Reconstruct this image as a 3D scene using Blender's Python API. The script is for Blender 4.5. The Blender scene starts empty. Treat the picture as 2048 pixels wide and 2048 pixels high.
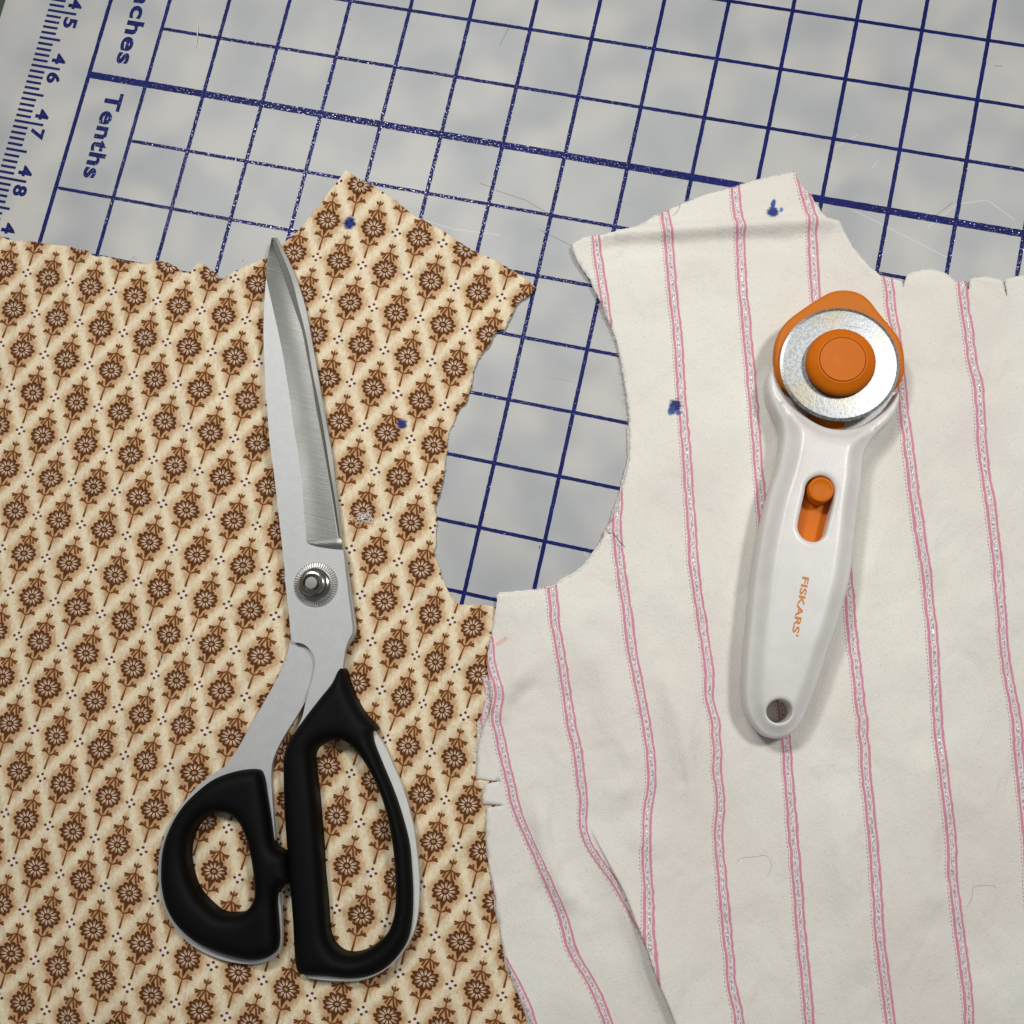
import bpy, math, random
import numpy as np
from mathutils import Matrix, Vector
from mathutils.geometry import delaunay_2d_cdt

scene = bpy.context.scene
COL = scene.collection
INCH = 0.0254
MM = 0.001
rng = np.random.default_rng(7)

# ------------------------------------------------------------------ camera
# the mat's printed one-inch grid gives the camera: focal length, tilt, height
F_PX, C_PX = 2300.0, 1024.0
R_CV = np.array([[0.97203002, -0.21857692, 0.08591724],
                 [0.20321391, 0.96615894, 0.1588742],
                 [-0.11773594, -0.13697091, 0.98355336]])
T_CV = np.array([-0.17658241, -0.18266722, 0.48015567])
J0, I0 = 8.0, 7.0                        # grid crossing that becomes the world origin
cam_grid = -R_CV.T @ T_CV                # metres in grid frame (x along j, y along i, z into table)


def g2w(j, i):
    return ((j - J0) * INCH, -(i - I0) * INCH)


cam_data = bpy.data.cameras.new('camera')
cam = bpy.data.objects.new('camera', cam_data)
COL.objects.link(cam)
cam_data.sensor_fit = 'HORIZONTAL'
cam_data.sensor_width = 36.0
cam_data.lens = 36.0 * F_PX / 2048.0
cam_data.clip_start = 0.01
cam_data.clip_end = 50.0
D = np.diag([1.0, -1.0, -1.0])           # grid frame -> world, and cv camera -> blender camera
Rb = D @ R_CV.T @ D
CAM = D @ cam_grid + np.array([-J0 * INCH, I0 * INCH, 0.0])
m4 = Matrix.Identity(4)
for a_ in range(3):
    for b_ in range(3):
        m4[a_][b_] = Rb[a_, b_]
    m4[a_][3] = CAM[a_]
cam.matrix_world = m4
scene.camera = cam

# ------------------------------------------------------------------ light
world = bpy.data.worlds.new('World')
scene.world = world
world.use_nodes = True
world.node_tree.nodes['Background'].inputs[0].default_value = (0.93, 0.97, 1.0, 1)
world.node_tree.nodes['Background'].inputs[1].default_value = 0.145


def lamp(name, loc, target, size, sizey, watts, colr, spread=78):
    d = bpy.data.lights.new(name, 'AREA')
    d.shape = 'RECTANGLE'
    d.size, d.size_y = size, sizey
    d.energy = watts
    d.color = colr
    d.spread = math.radians(spread)      # beam narrowed: falloff added in place of a person's shade at lower left
    o = bpy.data.objects.new(name, d)
    COL.objects.link(o)
    o.location = loc
    o.rotation_euler = (Vector(target) - Vector(loc)).to_track_quat('-Z', 'Y').to_euler()
    return o


lamp('ceiling_lamp', (0.52, 0.45, 1.12), (0.08, 0.08, 0), 0.16, 0.16, 1.30, (1.0, 0.972, 0.935))
lamp('ceiling_lamp', (-0.48, 0.50, 1.12), (-0.04, 0.12, 0), 0.17, 0.17, 1.22, (1.0, 0.972, 0.935))
lamp('ceiling_lamp', (-0.23, 0.59, 1.12), (0.0, 0.12, 0), 0.24, 0.13, 0.44, (1.0, 0.975, 0.94))

scene.view_settings.view_transform = 'Standard'
scene.view_settings.look = 'None'
scene.view_settings.exposure = 0.0
scene.view_settings.gamma = 1.0
scene.view_settings.use_curve_mapping = False
scene.render.engine = 'CYCLES'
scene.cycles.max_bounces = 6


# ------------------------------------------------------------------ geometry helpers
def unp(pts, z=0.0):
    """photo pixels -> world xy (metres) on the horizontal plane at height z (metres)"""
    p = np.asarray(pts, float).reshape(-1, 2)
    d = np.c_[(p - C_PX) / F_PX, np.ones(len(p))]
    dw = (D @ R_CV.T @ d.T).T
    t = (z - CAM[2]) / dw[:, 2]
    return (CAM + dw * t[:, None])[:, :2]


def prj(x, y, z):
    """world -> photo pixels"""
    q = np.c_[x, y, z] - CAM
    c = (R_CV @ (D @ q.T)).T
    return F_PX * c[:, :2] / c[:, 2:] + C_PX


def crop(ox, oy, s, pts):
    return [(ox + p[0] * s, oy + p[1] * s) + tuple(p[2:]) for p in pts]


sA = 400 / 1932; sC = 300 / 1932; sE = 500 / 1932; sH = 600 / 1932; sI = 650 / 1932
sJ = 450 / 1932; sK = 350 / 1229; sL = 700 / 1932
cA = lambda p: crop(500, 440, sA, p)
cB = lambda p: crop(500, 800, sA, p)
cC = lambda p: crop(500, 1100, sC, p)
cD = lambda p: crop(840, 560, sA, p)
cE = lambda p: crop(840, 900, sE, p)
cF = lambda p: crop(1648, 440, sA, p)
cG = lambda p: crop(600, 320, sE, p)
cH = lambda p: crop(300, 1150, sH, p)
cI = lambda p: crop(250, 1400, sI, p)
cJ = lambda p: crop(1450, 550, sJ, p)
cK = lambda p: crop(1450, 950, sK, p)
cL1 = lambda p: crop(0, 0, sL, p)
cL2 = lambda p: crop(700, 0, sL, p)
cL3 = lambda p: crop(1348, 0, sL, p)
cM = lambda p: crop(900, 1100, sH, p)
cN = lambda p: crop(900, 1448, sH, p)
cO = lambda p: crop(1448, 1448, sH, p)
cQ = lambda p: crop(0, 450, sH, p)
cZ = lambda p: crop(100, 1100, sC, p)


def cr_open(P, step):
    P = np.asarray(P, float)
    if len(P) == 2:
        n = max(1, int(np.linalg.norm(P[1] - P[0]) / step))
        t = np.linspace(0, 1, n + 1)[:, None]
        return P[0] + (P[1] - P[0]) * t
    E_ = np.vstack([2 * P[0] - P[1], P, 2 * P[-1] - P[-2]])
    out = []
    for k in range(1, len(E_) - 2):
        p0, p1, p2, p3 = E_[k - 1:k + 3]
        n = max(1, int(round(np.linalg.norm(p2 - p1) / step)))
        l1 = max(np.linalg.norm(p1 - p0), 1e-9) ** .5
        l2 = max(np.linalg.norm(p2 - p1), 1e-9) ** .5
        l3 = max(np.linalg.norm(p3 - p2), 1e-9) ** .5
        m1 = ((p1 - p0) / l1 - (p2 - p0) / (l1 + l2) + (p2 - p1) / l2) * l2
        m2 = ((p2 - p1) / l2 - (p3 - p1) / (l2 + l3) + (p3 - p2) / l3) * l2
        t = (np.arange(n) / n)[:, None]
        out.append((2 * t**3 - 3 * t**2 + 1) * p1 + (t**3 - 2 * t**2 + t) * m1
                   + (-2 * t**3 + 3 * t**2) * p2 + (t**3 - t**2) * m2)
    out.append(E_[-2][None])
    return np.vstack(out)


def shrink_loop(L, d):
    t = np.roll(L, -1, 0) - np.roll(L, 1, 0)
    return L + np.c_[-t[:, 1], t[:, 0]] / (np.linalg.norm(t, axis=1)[:, None] + 1e-9) * d


def smooth_closed(pts, step):
    """Catmull-Rom through closed points; a third element marks a sharp corner."""
    P = np.array([p[:2] for p in pts], float)
    cor = [k for k, p in enumerate(pts) if len(p) > 2]
    n = len(P)
    if not cor:
        idx = [(k) % n for k in range(-3, n + 4)]
        seg = cr_open(P[idx], step)
        a = np.argmin(((seg - P[0])**2).sum(1)[:len(seg) // 2])
        b = len(seg) // 2 + np.argmin(((seg - P[0])**2).sum(1)[len(seg) // 2:])
        return seg[a:b]
    out = []
    for q, k in enumerate(cor):
        k2 = cor[(q + 1) % len(cor)]
        if k2 <= k:
            k2 += n
        out.append(cr_open(P[[t % n for t in range(k, k2 + 1)]], step)[:-1])
    return np.vstack(out)


def ccw(L):
    x, y = L[:, 0], L[:, 1]
    return L if (x * np.roll(y, -1) - y * np.roll(x, -1)).sum() > 0 else L[::-1].copy()


def loop(pts, z, step=0.6):
    """photo outline -> smooth counter-clockwise world loop (millimetres) at height z (mm)"""
    w = unp([p[:2] for p in pts], z * MM) * 1000
    return ccw(smooth_closed([tuple(a) + tuple(p[2:]) for a, p in zip(w, pts)], step))


def inside(P, loops):
    r = np.zeros(len(P), bool)
    for L in loops:
        a, b = L, np.roll(L, -1, 0)
        for (x0, y0), (x1, y1) in zip(a, b):
            if y0 == y1:
                continue
            c = (y0 > P[:, 1]) != (y1 > P[:, 1])
            r ^= c & (P[:, 0] < (x1 - x0) * (P[:, 1] - y0) / (y1 - y0) + x0)
    return r


def dist_loop(P, L):
    a, b = L, np.roll(L, -1, 0)
    best = np.full(len(P), 1e9)
    for k in range(len(a)):
        ab = b[k] - a[k]
        l2 = ab @ ab
        ap = P - a[k]
        t = np.clip((ap @ ab) / l2, 0, 1) if l2 > 0 else np.zeros(len(P))
        best = np.minimum(best, ((ap - t[:, None] * ab)**2).sum(1))
    return np.sqrt(best)


def dist_path(P, L):
    best = np.full(len(P), 1e9)
    for k in range(len(L) - 1):
        ab = L[k + 1] - L[k]
        ap = P - L[k]
        t = np.clip((ap @ ab) / (ab @ ab), 0, 1)
        best = np.minimum(best, ((ap - t[:, None] * ab)**2).sum(1))
    return np.sqrt(best)


def triangulate(loops, interior, path_pts=None):
    V, Ed = [], []
    for L in loops:
        n0 = len(V)
        V += [Vector((p[0], p[1])) for p in L]
        Ed += [(n0 + k, n0 + (k + 1) % len(L)) for k in range(len(L))]
    V += [Vector((p[0], p[1])) for p in interior]
    res = delaunay_2d_cdt(V, Ed, [], 0, 1e-5)
    vo = np.array([(v.x, v.y) for v in res[0]])
    fo = np.array([f for f in res[2] if len(f) == 3], int)
    cen = vo[fo].mean(1)
    fo = fo[inside(cen, loops)]
    a, b, c = vo[fo[:, 0]], vo[fo[:, 1]], vo[fo[:, 2]]
    area = (b[:, 0] - a[:, 0]) * (c[:, 1] - a[:, 1]) - (b[:, 1] - a[:, 1]) * (c[:, 0] - a[:, 0])
    fo[area < 0] = fo[area < 0][:, ::-1]
    fo = fo[np.abs(area) > 1e-9]
    used = np.unique(fo)
    remap = -np.ones(len(vo), int)
    remap[used] = np.arange(len(used))
    return vo[used], remap[fo]


def mesh_obj(name, V, Fc, mat, parent=None, smooth=True, uv=None):
    me = bpy.data.meshes.new(name)
    me.from_pydata([tuple(v) for v in V], [], [tuple(int(i) for i in f) for f in Fc])
    me.materials.append(mat)
    if smooth:
        me.polygons.foreach_set('use_smooth', np.ones(len(me.polygons), bool))
    if uv is not None:
        ul = me.uv_layers.new(name='uv')
        li = np.zeros(len(me.loops), int)
        me.loops.foreach_get('vertex_index', li)
        ul.data.foreach_set('uv', np.asarray(uv)[li].astype(np.float32).ravel())
    me.update()
    o = bpy.data.objects.new(name, me)
    COL.objects.link(o)
    if parent is not None:
        o.parent = parent
    return o


def boundary_edges(F):
    e = {}
    for f in F:
        for k in range(3):
            a, b = int(f[k]), int(f[(k + 1) % 3])
            if (b, a) in e:
                del e[(b, a)]
            else:
                e[(a, b)] = 1
    return list(e)


def solid(name, loops, ztop, zbot, mat, parent=None, spacing=None, rings=(), smooth=False):
    """plate or puffed body: outline with holes, a top given by ztop(P, dists), a flat bottom; mm in, metres out"""
    pts = []
    for L in loops:
        outer = L is loops[0]
        t = np.roll(L, -1, 0) - np.roll(L, 1, 0)
        nrm = np.c_[-t[:, 1], t[:, 0]] / (np.linalg.norm(t, axis=1)[:, None] + 1e-9)
        if not outer:
            nrm = -nrm
        for d in rings:
            pts.append(np.c_[L + nrm * d, np.full(len(L), d)])
    intr = np.zeros((0, 2))
    if pts:
        q = np.vstack(pts)
        dm = np.min([dist_loop(q[:, :2], L) for L in loops], 0)
        ok = inside(q[:, :2], loops) & (dm > q[:, 2] * 0.93)
        intr = q[ok, :2]
    if spacing:
        mn, mx = loops[0].min(0), loops[0].max(0)
        gx, gy = np.meshgrid(np.arange(mn[0], mx[0], spacing), np.arange(mn[1], mx[1], spacing))
        gx = gx + (np.arange(gx.shape[0]) % 2)[:, None] * spacing / 2
        q = np.c_[gx.ravel(), gy.ravel()]
        q = q[inside(q, loops)]
        dm = np.min([dist_loop(q, L) for L in loops], 0)
        q = q[dm > (max(rings) if rings else 0) + spacing * .5]
        intr = np.vstack([intr, q])
    V2, Fc = triangulate(loops, intr)
    if callable(ztop):
        zt = ztop(V2, [dist_loop(V2, L) for L in loops])
    else:
        zt = np.full(len(V2), float(ztop))
    be = boundary_edges(Fc)
    zb = zbot(V2) if callable(zbot) else np.full(len(V2), float(zbot))
    n = len(V2)
    V = np.vstack([np.c_[V2, zt], np.c_[V2, zb]]) * MM
    faces = [tuple(f) for f in Fc] + [(f[0] + n, f[2] + n, f[1] + n) for f in Fc]
    faces += [(b, a, a + n, b + n) for a, b in be]
    o = mesh_obj(name, V, faces, mat, parent, smooth)
    return o


def auto_smooth(o, deg=35):
    me = o.data
    me.polygons.foreach_set('use_smooth', np.ones(len(me.polygons), bool))
    me.set_sharp_from_angle(angle=math.radians(deg))


def lathe(name, cx, cy, prof, mat, parent=None, n=64, rmod=None, smooth_deg=30):
    """prof: list of (radius mm, z mm)"""
    V, Fc = [], []
    for k in range(n):
        a = 2 * math.pi * k / n
        for q, (r, z) in enumerate(prof):
            rr, zz = (r, z) if rmod is None else rmod(k, q, r, z)
            V.append(((cx + rr * math.cos(a)) * MM, (cy + rr * math.sin(a)) * MM, zz * MM))
    m = len(prof)
    for k in range(n):
        k2 = (k + 1) % n
        for q in range(m - 1):
            Fc.append((k * m + q, k2 * m + q, k2 * m + q + 1, k * m + q + 1))
    Fc.append(tuple(k * m + m - 1 for k in range(n)))
    Fc.append(tuple(k * m for k in reversed(range(n))))
    o = mesh_obj(name, V, Fc, mat, parent, True)
    auto_smooth(o, smooth_deg)
    return o


def tube_geo(P, r, sides=5):
    P = np.asarray(P, float)
    t = np.gradient(P, axis=0)
    t /= np.linalg.norm(t, axis=1)[:, None] + 1e-12
    up = np.array([0, 0, 1.0])
    s = np.cross(t, up)
    ln = np.linalg.norm(s, axis=1)
    s[ln < 1e-6] = (1, 0, 0)
    s /= np.linalg.norm(s, axis=1)[:, None]
    u = np.cross(s, t)
    V, Fc = [], []
    n = len(P)
    for k in range(n):
        rr = r * (0.45 if k in (0, n - 1) else 1.0)
        for q in range(sides):
            a = 2 * math.pi * q / sides
            V.append(P[k] + rr * (math.cos(a) * s[k] + math.sin(a) * u[k]))
    for k in range(n - 1):
        for q in range(sides):
            q2 = (q + 1) % sides
            Fc.append((k * sides + q, k * sides + q2, (k + 1) * sides + q2, (k + 1) * sides + q))
    Fc.append(tuple(range(sides))[::-1])
    Fc.append(tuple((n - 1) * sides + q for q in range(sides)))
    return V, Fc


def tubes(name, paths, r, mat, parent=None):
    V, Fc = [], []
    for P in paths:
        v, f = tube_geo(np.asarray(P) * MM, (r if np.isscalar(r) else rng.uniform(*r)) * MM)
        n0 = len(V)
        V += v
        Fc += [tuple(i + n0 for i in q) for q in f]
    return mesh_obj(name, V, Fc, mat, parent, True)


def tag(o, label, cat, group=None):
    o['label'] = label
    o['category'] = cat
    if group:
        o['group'] = group
    return o


def thing(name, label, cat, loc):
    o = bpy.data.objects.new(name, None)
    COL.objects.link(o)
    o.empty_display_size = 0.01
    return tag(o, label, cat)


# ------------------------------------------------------------------ shader helpers
def lin(h):
    h = h.lstrip('#')
    c = [int(h[k:k + 2], 16) / 255 for k in (0, 2, 4)]
    return tuple(v / 12.92 if v <= .04045 else ((v + .055) / 1.055)**2.4 for v in c) + (1.0,)


class G:
    """tiny expression compiler: python arithmetic -> math nodes"""

    def __init__(self, mat):
        mat.use_nodes = True
        self.nt = mat.node_tree
        self.b = self.nt.nodes['Principled BSDF']

    def n(self, t, **kw):
        nd = self.nt.nodes.new(t)
        for k, v in kw.items():
            setattr(nd, k, v)
        return nd

    def put(self, v, sock):
        if isinstance(v, X):
            self.nt.links.new(v.s, sock)
        elif hasattr(v, 'is_output'):
            self.nt.links.new(v, sock)
        else:
            sock.default_value = v

    def m(self, op, *a, clamp=False):
        nd = self.n('ShaderNodeMath', operation=op)
        nd.use_clamp = clamp
        for k, v in enumerate(a):
            self.put(v, nd.inputs[k])
        return X(self, nd.outputs[0])

    def step(self, v, e0, e1, a=0.0, b=1.0):
        nd = self.n('ShaderNodeMapRange', interpolation_type='SMOOTHSTEP')
        nd.clamp = True
        for k, q in enumerate((v, e0, e1, a, b)):
            self.put(q, nd.inputs[k])
        return X(self, nd.outputs[0])

    def mix(self, f, a, b):
        nd = self.n('ShaderNodeMix', data_type='RGBA')
        self.put(f, nd.inputs[0])
        self.put(a, nd.inputs[6])
        self.put(b, nd.inputs[7])
        return nd.outputs[2]

    def noise(self, vec, scale, detail=2.0, rough=0.5, dist=0.0, col=False):
        nd = self.n('ShaderNodeTexNoise')
        nd.inputs['Scale'].default_value = scale
        nd.inputs['Detail'].default_value = detail
        nd.inputs['Roughness'].default_value = rough
        nd.inputs['Distortion'].default_value = dist
        if vec is not None:
            self.nt.links.new(vec, nd.inputs['Vector'])
        return nd.outputs[1] if col else X(self, nd.outputs[0])

    def mapping(self, vec, scale=(1, 1, 1), rot=(0, 0, 0), loc=(0, 0, 0)):
        nd = self.n('ShaderNodeMapping')
        nd.inputs['Scale'].default_value = scale
        nd.inputs['Rotation'].default_value = rot
        nd.inputs['Location'].default_value = loc
        self.nt.links.new(vec, nd.inputs['Vector'])
        return nd.outputs[0]

    def coord(self, which):
        return self.n('ShaderNodeTexCoord').outputs[which]

    def xyz(self, vec):
        nd = self.n('ShaderNodeSeparateXYZ')
        self.nt.links.new(vec, nd.inputs[0])
        return [X(self, nd.outputs[k]) for k in range(3)]

    def bump(self, h, strength, dist, prev=None):
        nd = self.n('ShaderNodeBump')
        nd.inputs['Strength'].default_value = strength
        nd.inputs['Distance'].default_value = dist
        self.put(h, nd.inputs['Height'])
        if prev is not None:
            self.nt.links.new(prev, nd.inputs['Normal'])
        return nd.outputs[0]

    def set(self, **kw):
        for k, v in kw.items():
            self.put(v, self.b.inputs[k.replace('_', ' ')])

    def seg(self, x, y, a, b, r0, r1=None):
        """signed distance to a tapered stroke"""
        r1 = r0 if r1 is None else r1
        bx, by = b[0] - a[0], b[1] - a[1]
        px, py = x - a[0], y - a[1]
        h = self.m('MULTIPLY', px * bx + py * by, 1.0 / (bx * bx + by * by), clamp=True)
        dx, dy = px - h * bx, py - h * by
        d = (dx * dx + dy * dy).sqrt()
        if r0 == r1:
            return d - r0
        return d - (h * (r1 - r0) + r0)


class X:
    def __init__(self, g, s):
        self.g, self.s = g, s

    def __add__(self, o): return self.g.m('ADD', self, o)
    __radd__ = __add__
    def __sub__(self, o): return self.g.m('SUBTRACT', self, o)
    def __rsub__(self, o): return self.g.m('SUBTRACT', o, self)
    def __mul__(self, o): return self.g.m('MULTIPLY', self, o)
    __rmul__ = __mul__
    def __truediv__(self, o): return self.g.m('DIVIDE', self, o)
    def sqrt(self): return self.g.m('SQRT', self)
    def abs(self): return self.g.m('ABSOLUTE', self)
    def round(self): return self.g.m('ROUND', self)
    def sin(self): return self.g.m('SINE', self)
    def cos(self): return self.g.m('COSINE', self)
    def min(self, o): return self.g.m('MINIMUM', self, o)
    def max(self, o): return self.g.m('MAXIMUM', self, o)
    def pow(self, o): return self.g.m('POWER', self, o)


def new_mat(name):
    m = bpy.data.materials.new(name)
    return m, G(m)


def w_at(px, py, z=0.0):
    q = unp([(px, py)], z * MM)[0]
    return float(q[0]), float(q[1])


# ------------------------------------------------------------------ materials
def make_mat_plastic():
    m, g = new_mat('frosted_plastic')
    o = g.coord('Object')
    n1 = g.noise(o, 40, .6, 0.4, 0.2)
    n2 = g.noise(g.mapping(o, loc=(3, 1, 0)), 62, .5, 0.4)
    n3 = g.noise(g.mapping(o, loc=(1, 7, 0)), 7, 1, 0.5)
    c = g.mix(g.step(n1, .28, .74), lin('#9a9ea1'), lin('#bab8b3'))
    c = g.mix(g.step(n2, .40, .75, 0, .6), c, lin('#a6aaad'))
    c = g.mix(g.step(n3, .35, .65, 0, .45), c, lin('#a7abab'))
    x, y, _ = g.xyz(o)
    # fine cutting scratches: stretched noise in several directions
    scr = None
    for k, (ang, sc) in enumerate(((0.25, 1.0), (1.75, 1.2), (2.5, .9), (0.9, 1.1))):
        q = g.noise(g.mapping(o, scale=(25 * sc, 2600 * sc, 1), rot=(0, 0, ang), loc=(k * 3.1, k, 0)), 1.0, 1.0, .5)
        mk = g.noise(g.mapping(o, loc=(k * 2.3, 4.0, 0)), 28, 1, .5)
        q = g.step(q, .70, .80) * g.step(mk, .5, .65)
        scr = q if scr is None else scr.max(q)
    worn = g.step(((x - w_at(1060, 640)[0]) * (x - w_at(1060, 640)[0]) + (y - w_at(1060, 640)[1]) * (y - w_at(1060, 640)[1])).sqrt(), .02, .12, 1.0, .25)
    scr = scr * worn
    c = g.mix(scr * .5, c, lin('#6f7478'))
    # long single scratches
    light = None
    for a, b in (((1690, 412), (1905, 520)), ((1855, 455), (1915, 408)), ((1915, 408), (1975, 400)), ((1975, 400), (2030, 440)),
                 ((850, 440), (905, 458)), ((905, 458), (1000, 470)), ((1660, 300), (1715, 270)), ((430, 100), (460, 66)),
                 ((1160, 1095), (1185, 1125)), ((1745, 335), (1755, 322)), ((1960, 215), (1970, 130))):
        d = g.seg(x, y, w_at(*a), w_at(*b), 0.00007)
        light = d if light is None else light.min(d)
    c = g.mix(g.step(light, 0, .0002, .38, 0), c, lin('#dfe0de'))
    dark = None
    for a, b in (((960, 367), (985, 375)), ((990, 380), (1050, 400)), ((1050, 400), (1105, 432)), ((1000, 90), (1020, 50)),
                 ((1905, 405), (1860, 440)), ((1990, 132), (2003, 132)), ((1080, 460), (1160, 500))):
        d = g.seg(x, y, w_at(*a), w_at(*b), 0.00008)
        dark = d if dark is None else dark.min(d)
    c = g.mix(g.step(dark, 0, .0002, .6, 0), c, lin('#5c5d58'))
    # a few specks of dust
    vo = g.n('ShaderNodeTexVoronoi', feature='F1')
    vo.inputs['Scale'].default_value = 34
    g.nt.links.new(o, vo.inputs['Vector'])
    c = g.mix(g.step(X(g, vo.outputs['Distance']), .012, .02, .6, 0), c, lin('#4c4c4a'))
    nb = g.bump(g.noise(o, 900, 2), .08, .0003)
    nb = g.bump(scr, .25, .0001, nb)
    g.set(Base_Color=c, Roughness=.46 - scr * .1, Normal=nb)
    g.b.inputs['Specular IOR Level'].default_value = .42
    return m


def make_ink():
    m, g = new_mat('blue_screen_print')
    o = g.coord('Object')
    n = g.noise(o, 1050, 2, .65)
    n2 = g.noise(o, 120, 2, .5)
    c = g.mix(g.step(n2, .3, .7), lin('#08124f'), lin('#0c1a62'))
    # worn nicks where blades crossed the print
    nick = g.noise(g.mapping(o, scale=(60, 1800, 1), rot=(0, 0, .8)), 1, 1)
    c = g.mix(g.step(nick, .80, .84, 0, .8), c, lin('#a9b0bd'))
    spk = g.step(g.noise(g.mapping(o, loc=(1, 2, 0)), 1250, 1, .6), .55, .63)     # glossy grains of the raised print
    g.set(Base_Color=c, Roughness=.48 - spk * .38, Normal=g.bump(n, .35, .0004), Specular_IOR_Level=spk * .4 + .10)
    return m


def weave(g, o, amt, prev=None):
    a = g.noise(g.mapping(o, scale=(2600, 700, 1), rot=(0, 0, .32)), 1, 1)
    b = g.noise(g.mapping(o, scale=(700, 2600, 1), rot=(0, 0, .32)), 1, 1)
    return (a + b) * .5


def ink_spots(g, o, c, spots):
    x, y, _ = g.xyz(o)
    wob = g.noise(g.mapping(o, scale=(420, 1100, 1), rot=(0, 0, .2)), 1, 2)
    for (px, py, rx, ry, hexc, z) in spots:
        wx, wy = w_at(px, py, z)
        dx = (x - wx) * (1 / (rx * .000195))
        dy = (y - wy) * (1 / (ry * .000195))
        d = (dx * dx + dy * dy).sqrt() + (wob - .5) * .8
        c = g.mix(g.step(d, .62, 1.2, .96, 0), c, lin(hexc))
    return c


def make_floral():
    m, g = new_mat('printed_floral_cotton')
    o = g.coord('Object')
    u, v, _ = g.xyz(g.coord('UV'))          # u, v: lattice coordinates, flowers at whole numbers
    Xc = u + v * .5
    # wobble of the printed shading only
    xa = Xc - Xc.round()
    ya = v - (v * .5).round() * 2.0
    Xs = Xc - .5
    vs = v - 1.0
    xb = Xs - Xs.round()
    yb = vs - (vs * .5).round() * 2.0
    inA = g.m('LESS_THAN', xa.abs() + ya.abs() * .5, .5)
    fx = xb + inA * (xa - xb)
    fy = yb + inA * (ya - yb)
    x = fx * 530.0
    y = fy * 505.0
    ax = x.abs()
    # background: cream trellis with tan diamonds
    nz = g.noise(o, 520, 3, .6)
    nf = g.noise(g.mapping(o, scale=(900, 420, 1), rot=(0, 0, .9)), 1, 2, .6)
    t = fx.abs() * 2.0 + fy.abs() + (nf - .5) * .50 + (nz - .5) * .25
    cream, tan = lin('#e4d6b4'), lin('#c6a27a')
    bg = g.mix(g.step(t, .52, 1.0), tan, cream)
    bg = g.mix(g.step(t, .62, .95, 0, .35), bg, lin('#ece4cd'))
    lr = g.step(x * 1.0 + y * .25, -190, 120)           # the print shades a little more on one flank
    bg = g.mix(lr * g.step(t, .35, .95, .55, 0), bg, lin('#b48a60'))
    bg = g.mix(g.step(nz, .42, .70, 0, .35), bg, lin('#c9a880'))
    # pale patches behind the dots
    cx = (fx.abs() - .5) * 530.0
    ey = (fy.abs() - 1.0) * 505.0                       # the same cluster reached from the diamond's top or bottom point
    cr = (cx * cx + y * y).sqrt().min((x * x + ey * ey).sqrt())
    bg = g.mix(g.step(cr, 20, 62, .75, 0), bg, lin('#e9dcd6'))
    brown, brown2 = lin('#5a300e'), lin('#6d3c14')
    w = 5.0
    # stems and leaves (mirrored about the stem)
    d = g.seg(ax, y, (0, 205), (0, 395), 4.5, 13)
    for a, b, r0, r1 in (((0, 236), (84, 184), 5, 12), ((40, 212), (50, 166), 6, 9), ((52, 206), (98, 206), 6, 9),
                         ((0, -330), (0, -215), 5, 5), ((0, -238), (88, -186), 5, 11), ((40, -214), (62, -150), 6, 9),
                         ((46, -212), (98, -210), 6, 9), ((0, -232), (34, -132), 6, 10),
                         ((0, -296), (30, -338), 7, 7), ((0, -330), (0, -350), 8, 5), ((26, -312), (34, -338), 6, 6)):
        d = d.min(g.seg(ax, y, a, b, r0 * 1.35, r1 * 1.3))
    c = g.mix(g.step(d, w, -w), bg, brown2)
    # drop under the flower
    d = g.seg(ax, y, (0, 120), (0, 205), 30, 5)
    # flower head
    py = y * 1.06
    r = (x * x + py * py).sqrt() * (1.0 + (g.noise(o, 520, 1) - .5) * .36)
    th = g.m('ARCTAN2', py, x)
    k = (th * 6.0 + .6)
    ck = k.cos().abs()
    lobe = ck.pow(.6)
    d = d.min(r - (lobe * 34.0 + 110.0))
    for qx, qy in ((cx, y), (x, ey)):
        h1 = (qx.abs() - 42) * (qx.abs() - 42) + qy * qy
        h2 = qx * qx + (qy.abs() - 42) * (qy.abs() - 42)
        d = d.min(h1.min(h2).sqrt() - 16.5)
    c = g.mix(g.step(d, w, -w), c, brown)
    # pale petal streaks
    th2 = g.m('ABSOLUTE', (th * 12.0).sin())
    reach = ck * ck * 62.0 + 52.0
    streak = g.step(ck, .50, .72) * g.step(r - reach, 4, -8) * g.step(r, 38, 48)
    mid = g.step(ck, .955, .985) * g.step(r, 66, 78)
    streak = streak * (1.0 - mid)
    c = g.mix(streak, c, lin('#d6bda4'))
    er = (x * x + (y * 1.2) * (y * 1.2)).sqrt()
    c = g.mix(g.step(er, 36, 28), c, brown)
    c = g.mix(g.step(er, 24, 17), c, lin('#a98c6c'))
    wv = weave(g, o, 1)
    c = g.mix(g.step(wv, .46, .30, 0, .38), c, lin('#7a6242'))
    c = ink_spots(g, o, c, ((699, 446, 13, 15, '#0b1f6a', .8), (804, 848, 11, 11, '#10246f', .8)))
    nb = g.bump(g.noise(g.mapping(o, scale=(120, 46, 1), rot=(0, 0, -.1)), 1, 2, .5, .6), .60, .0055)
    nb = g.bump(wv, .45, .0004, nb)
    nb = g.bump(t, .15, .0006, nb)
    g.set(Base_Color=c, Roughness=.92, Normal=nb)
    g.b.inputs['Sheen Weight'].default_value = .15
    g.b.inputs['Specular IOR Level'].default_value = .15
    return m


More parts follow.
